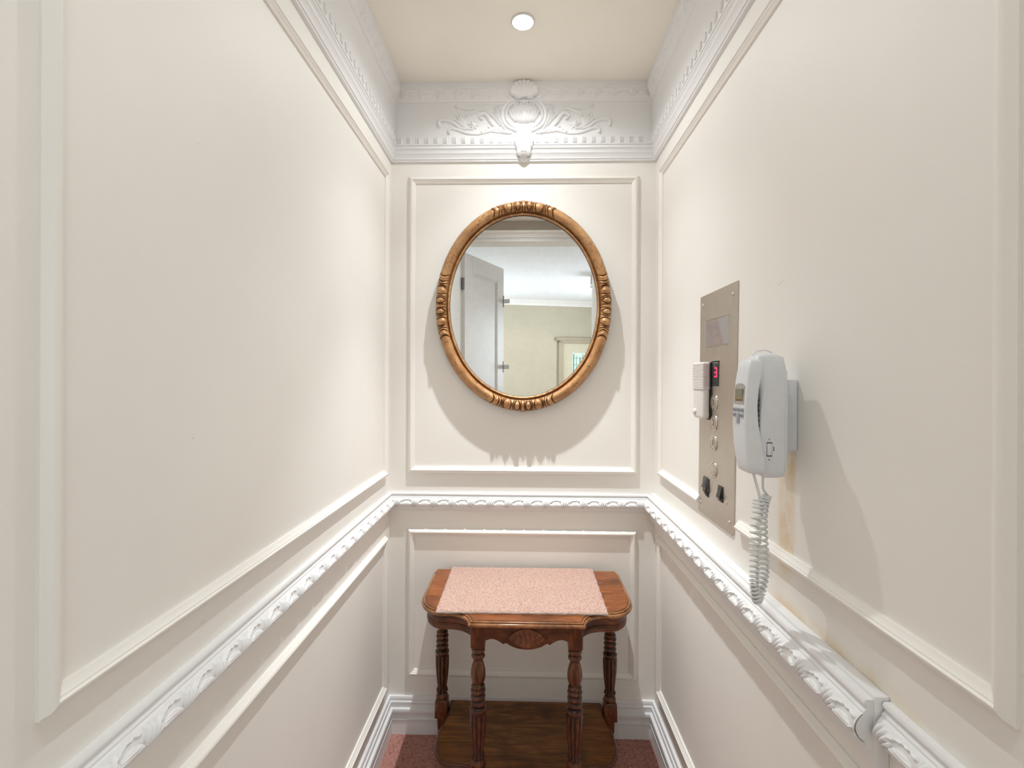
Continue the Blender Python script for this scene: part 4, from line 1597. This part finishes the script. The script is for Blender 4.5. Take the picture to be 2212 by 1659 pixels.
ax = [Vector((0.3930, YA, 1.0830)), Vector((0.3905, YA, 1.0600)), Vector((0.3870, YA, 1.0200)), Vector((0.3860, YA, 0.9880)), Vector((0.3850, YA, 0.9560)), Vector((0.3860, YA, 0.9320)), Vector((0.3915, YA + 0.004, 0.9120)),
      Vector((0.4010, YB, 0.9180)), Vector((0.4080, YB + 0.004, 0.9420)), Vector((0.4105, YB + 0.006, 0.9700)), Vector((0.4085, YB + 0.007, 1.0050)), Vector((0.4070, YB + 0.005, 1.0400)), Vector((0.4080, YB, 1.0700)), Vector((0.4130, YB, 1.0840))]
bm = bmesh.new()
tube(bm, coil(ax, 46, 0.0080), 0.0021, 8)
mkbm('coiled_cord', bm, 'cord', ph, 60)

# ------------------------------------------------------------------ doorway, hall and what the mirror shows
OWL, OWR, OZ = -0.486, 0.480, 2.180
hallH = 2.40
wf = empty('wall_front', (0, -0.08, 0), kind='structure')
boxo('wall_panel', -2.1, OWL - 0.02, -0.16, -0.02, 0, hallH, 'hallwall', wf)
boxo('wall_panel', OWR + 0.02, 2.1, -0.16, -0.02, 0, hallH, 'hallwall', wf)
boxo('header', OWL - 0.02, OWR + 0.02, -0.16, -0.02, OZ + 0.075, hallH, 'header', wf)
# moulded head and jamb linings
e = empty('door_1', (0, -0.08, 0), kind='structure')
z_ = OZ
for k, (z0, z1, y1) in enumerate(((0, 0.010, -0.010), (0.012, 0.024, -0.016), (0.026, 0.040, -0.006), (0.042, 0.056, -0.012), (0.058, 0.075, -0.002))):
    boxo('head_moulding', OWL, OWR, -0.175, y1, z_ + z0, z_ + z1 + 0.002, 'creamtrim' if k != 1 else 'white', e, 0.002, 2)
for sg, xo in ((-1, OWL), (1, OWR)):
    for (d0, d1, y1) in ((0, 0.008, -0.012), (0.008, 0.016, -0.018), (0.016, 0.021, -0.010)):
        a_, b_ = xo + sg * d0, xo + sg * d1
        boxo('jamb_moulding', min(a_, b_), max(a_, b_), -0.170, y1 - 0.01, 0, OZ, 'creamtrim', e, 0.001)
# casing on the hall side
for (a_, b_) in ((OWL - 0.10, OWL - 0.012), (OWR + 0.012, OWR + 0.10)):
    boxo('casing', a_, b_, -0.182, -0.16, 0, OZ + 0.08, 'creamtrim', e, 0.003)

struct(boxo('floor_hall', -2.1, 2.1, -7.2, -0.02, -0.02, 0.0, 'hallfloor'))
struct(boxo('ceiling_hall', -2.1, 2.1, -7.2, -0.16, hallH, hallH + 0.03, 'hallceil'))


def hall_side(name, x0, x1):
    e_ = empty(name, (x0, -3, 0), kind='structure')
    boxo('wall_panel', x0, x1, -7.2, -4.3, 0, hallH, 'hallwall', e_)
    boxo('wall_panel', x0, x1, -2.5, -0.16, 0, hallH, 'hallwall', e_)
    boxo('wall_panel', x0, x1, -4.3, -2.5, 0, 0.80, 'hallwall', e_)
    boxo('wall_panel', x0, x1, -4.3, -2.5, 2.10, hallH, 'hallwall', e_)
    return e_


hall_side('wall_hall_left', -2.1, -2.0)
hall_side('wall_hall_right', 2.0, 2.1)
for nm, x0, x1 in (('window_1', -2.06, -2.02), ('added_window', 2.02, 2.06)):  # right-hand window is unseen, added as a light source
    e_ = empty(nm, (x0, -3.4, 0.8), kind='structure')
    for (ya, yb3, za, zb) in ((-4.3, -2.5, 0.80, 0.85), (-4.3, -2.5, 2.05, 2.10), (-4.3, -4.25, 0.85, 2.05), (-2.55, -2.5, 0.85, 2.05), (-3.42, -3.38, 0.85, 2.05)):
        boxo('window_frame', x0, x1, ya, yb3, za, zb, 'doorwhite', e_, 0.003)
    for (ya, yb3) in ((-4.25, -3.42), (-3.38, -2.55)):
        boxo('pane', (x0 + x1) / 2 - 0.002, (x0 + x1) / 2 + 0.002, ya, yb3, 0.85, 2.05, 'glass', e_)
# angled far wall with cove
fa, fb = Vector((-2.1, -4.55)), Vector((2.1, -5.75))
dn = (fb - fa).normalized()
nn = Vector((-dn.y, dn.x))


def farpt(t, z, h):
    p = fa + dn * t + nn * h
    return (p.x, p.y, z)


def far_prism(name, t0, t1, prof, mat, parent=None, smooth=35):
    bm = bmesh.new()
    a_ = [bm.verts.new(farpt(t0, z, h)) for h, z in prof]
    b_ = [bm.verts.new(farpt(t1, z, h)) for h, z in prof]
    k = len(prof)
    for j in range(k):
        bm.faces.new((a_[j], a_[(j + 1) % k], b_[(j + 1) % k], b_[j]))
    bm.faces.new(a_[::-1]); bm.faces.new(b_)
    return mkbm(name, bm, mat, parent, smooth)


LF = (fb - fa).length
struct(far_prism('wall_hall_back', 0, LF, [(0, 0), (0, hallH), (-0.1, hallH), (-0.1, 0)], 'hallwall'))
struct(far_prism('trim_20', 0, LF, [(0, hallH - 0.09), (0.012, hallH - 0.088), (0.018, hallH - 0.075), (0.03, hallH - 0.05), (0.055, hallH - 0.03), (0.075, hallH - 0.018), (0.085, hallH), (0, hallH)], 'doorwhite'))

downlight('ceiling_light', 0.035, -4.13, hallH, 0.05, 'lampglow2', 'small amber downlight in the white hall ceiling, seen in the oval mirror')

# open hall door, hinged on the left jamb
hx, hy = -0.497, -0.190
ang = math.radians(-69)
dW, dT, dHh = 0.72, 0.038, 2.145
dv = Vector((math.cos(ang), math.sin(ang), 0))
dnrm = Vector((-dv.y, dv.x, 0))          # lift-facing side
dr = empty('panel_door', (hx, hy, 0.0), 'white panelled hall door standing open, seen in the left of the oval mirror', 'door')


def dbox(bm, a0, a1, t0, t1, z0, z1, bev=0.0):
    vs_ = []
    for a_ in (a0, a1):
        for t_ in (t0, t1):
            for z in (z0, z1):
                p = Vector((hx, hy, 0)) + dv * a_ + dnrm * t_ + Vector((0, 0, z))
                vs_.append(bm.verts.new(p))
    q = [(0, 1, 3, 2), (4, 6, 7, 5), (0, 4, 5, 1), (2, 3, 7, 6), (0, 2, 6, 4), (1, 5, 7, 3)]
    fs_ = [bm.faces.new([vs_[i] for i in f]) for f in q]
    if bev:
        bmesh.ops.bevel(bm, geom=list({e_ for f in fs_ for e_ in f.edges}), offset=bev, segments=2, affect='EDGES')


def dpart(name, a0, a1, t0, t1, z0, z1, mat='doorwhite', parent=None, bev=0.002):
    bm = bmesh.new()
    dbox(bm, a0, a1, t0, t1, z0, z1, bev)
    return mkbm(name, bm, mat, parent or dr, 40)


S_ = 0.13
dpart('stile', 0.004, S_, 0, dT, 0.01, dHh)
dpart('stile', dW - S_, dW, 0, dT, 0.01, dHh)
for z0, z1 in ((0.01, 0.24), (0.90, 1.06), (dHh - 0.13, dHh)):
    dpart('rail', S_, dW - S_, 0, dT, z0, z1)
for z0, z1 in ((0.24, 0.90), (1.06, dHh - 0.13)):
    dpart('door_panel', S_, dW - S_, 0.010, dT - 0.010, z0, z1)
    for k in range(2):
        d_ = 0.012 * k
        t1_ = dT - 0.002 - 0.004 * k
        for (a0, a1, za, zb) in ((S_ + d_, dW - S_ - d_, z0 + d_, z0 + d_ + 0.012), (S_ + d_, dW - S_ - d_, z1 - d_ - 0.012, z1 - d_), (S_ + d_, S_ + d_ + 0.012, z0 + d_, z1 - d_), (dW - S_ - d_ - 0.012, dW - S_ - d_, z0 + d_, z1 - d_)):
            dpart('panel_bead', a0, a1, 0.008, t1_, za, zb)
for z in (1.870, 0.30):
    hg = dpart('hinge', -0.012, 0.0035, 0.002, 0.036, z, z + 0.085, 'hinge', dr, 0.001)
    bm = bmesh.new()
    p = Vector((hx, hy, 0)) + dv * -0.012 + dnrm * 0.040
    lathe(bm, [(0.006, 0), (0.006, 0.085)], p.x, p.y, z, 14)
    mkbm('hinge_knuckle', bm, 'hinge', hg, 50)
for z in (1.86, 1.285):
    lt = dpart('latch_plate', dW - 0.014, dW + 0.001, dT, dT + 0.003, z - 0.05, z + 0.05, 'brown', dr, 0)
    dpart('latch', dW - 0.012, dW - 0.002, dT + 0.003, dT + 0.060, z - 0.018, z + 0.018, 'plastic', lt, 0.002)

# framed picture on the far wall
def far_box(name, t0, t1, h0, h1, z0, z1, mat, parent, bev=0.0):
    bm = bmesh.new()
    vs_ = [bm.verts.new(farpt(t, z, h)) for t in (t0, t1) for h in (h0, h1) for z in (z0, z1)]
    q = [(0, 1, 3, 2), (4, 6, 7, 5), (0, 4, 5, 1), (2, 3, 7, 6), (0, 2, 6, 4), (1, 5, 7, 3)]
    fs_ = [bm.faces.new([vs_[i] for i in f]) for f in q]
    if bev:
        bmesh.ops.bevel(bm, geom=list({e_ for f in fs_ for e_ in f.edges}), offset=bev, segments=2, affect='EDGES')
    return mkbm(name, bm, mat, parent, 40)


def t_at(x):
    return (x + 2.1) / dn.x


pt0, pt1, pz0, pz1 = t_at(0.54), t_at(1.50), 0.72, 1.715
pc = empty('framed_picture', farpt((pt0 + pt1) / 2, pz0, 0), 'pale print in a weathered frame, seen at lower right in the oval mirror', 'picture')
for (a0, a1, za, zb) in ((pt0, pt0 + 0.10, pz0, pz1), (pt1 - 0.10, pt1, pz0, pz1), (pt0, pt1, pz0, pz0 + 0.10), (pt0, pt1, pz1 - 0.07, pz1)):
    far_box('frame_side', a0, a1, 0.002, 0.040, za, zb, 'picframe', pc, 0.012)
far_box('frame_cap', pt0 - 0.05, pt1 + 0.05, 0.002, 0.060, pz1 - 0.02, pz1 + 0.04, 'picframe', pc, 0.014)
far_box('mount', pt0 + 0.08, pt1 - 0.08, 0.004, 0.014, pz0 + 0.08, pz1 - 0.05, 'picmat', pc)
prn = far_box('print', pt0 + 0.27, pt1 - 0.20, 0.0145, 0.018, pz0 + 0.22, pz1 - 0.24, 'picpane', pc)
for k in range(7):
    t = pt0 + 0.29 + k * 0.062
    far_box('printed_stripe', t, t + (0.012 if k % 2 else 0.024), 0.018, 0.0195, pz0 + 0.25, pz1 - 0.26 - (k % 3) * 0.03, 'picline', prn)
for k in range(4):
    z = pz0 + 0.30 + k * 0.12
    far_box('printed_stripe', pt0 + 0.28, pt1 - 0.22, 0.018, 0.0198, z, z + 0.008, 'picline', prn)

# small brown cabinet high on the hall's right wall
bx = empty('wall_cabinet', (0.95, -2.6, 2.27), 'brown wall box with a metal lower edge, at the right rim of the oval mirror', 'box')
boxo('body', 0.795, 1.16, -2.75, -2.45, 2.285, 2.395, 'brown', bx, 0.004)
boxo('metal_edge', 0.792, 1.163, -2.753, -2.447, 2.262, 2.285, 'chrome', bx, 0.002)
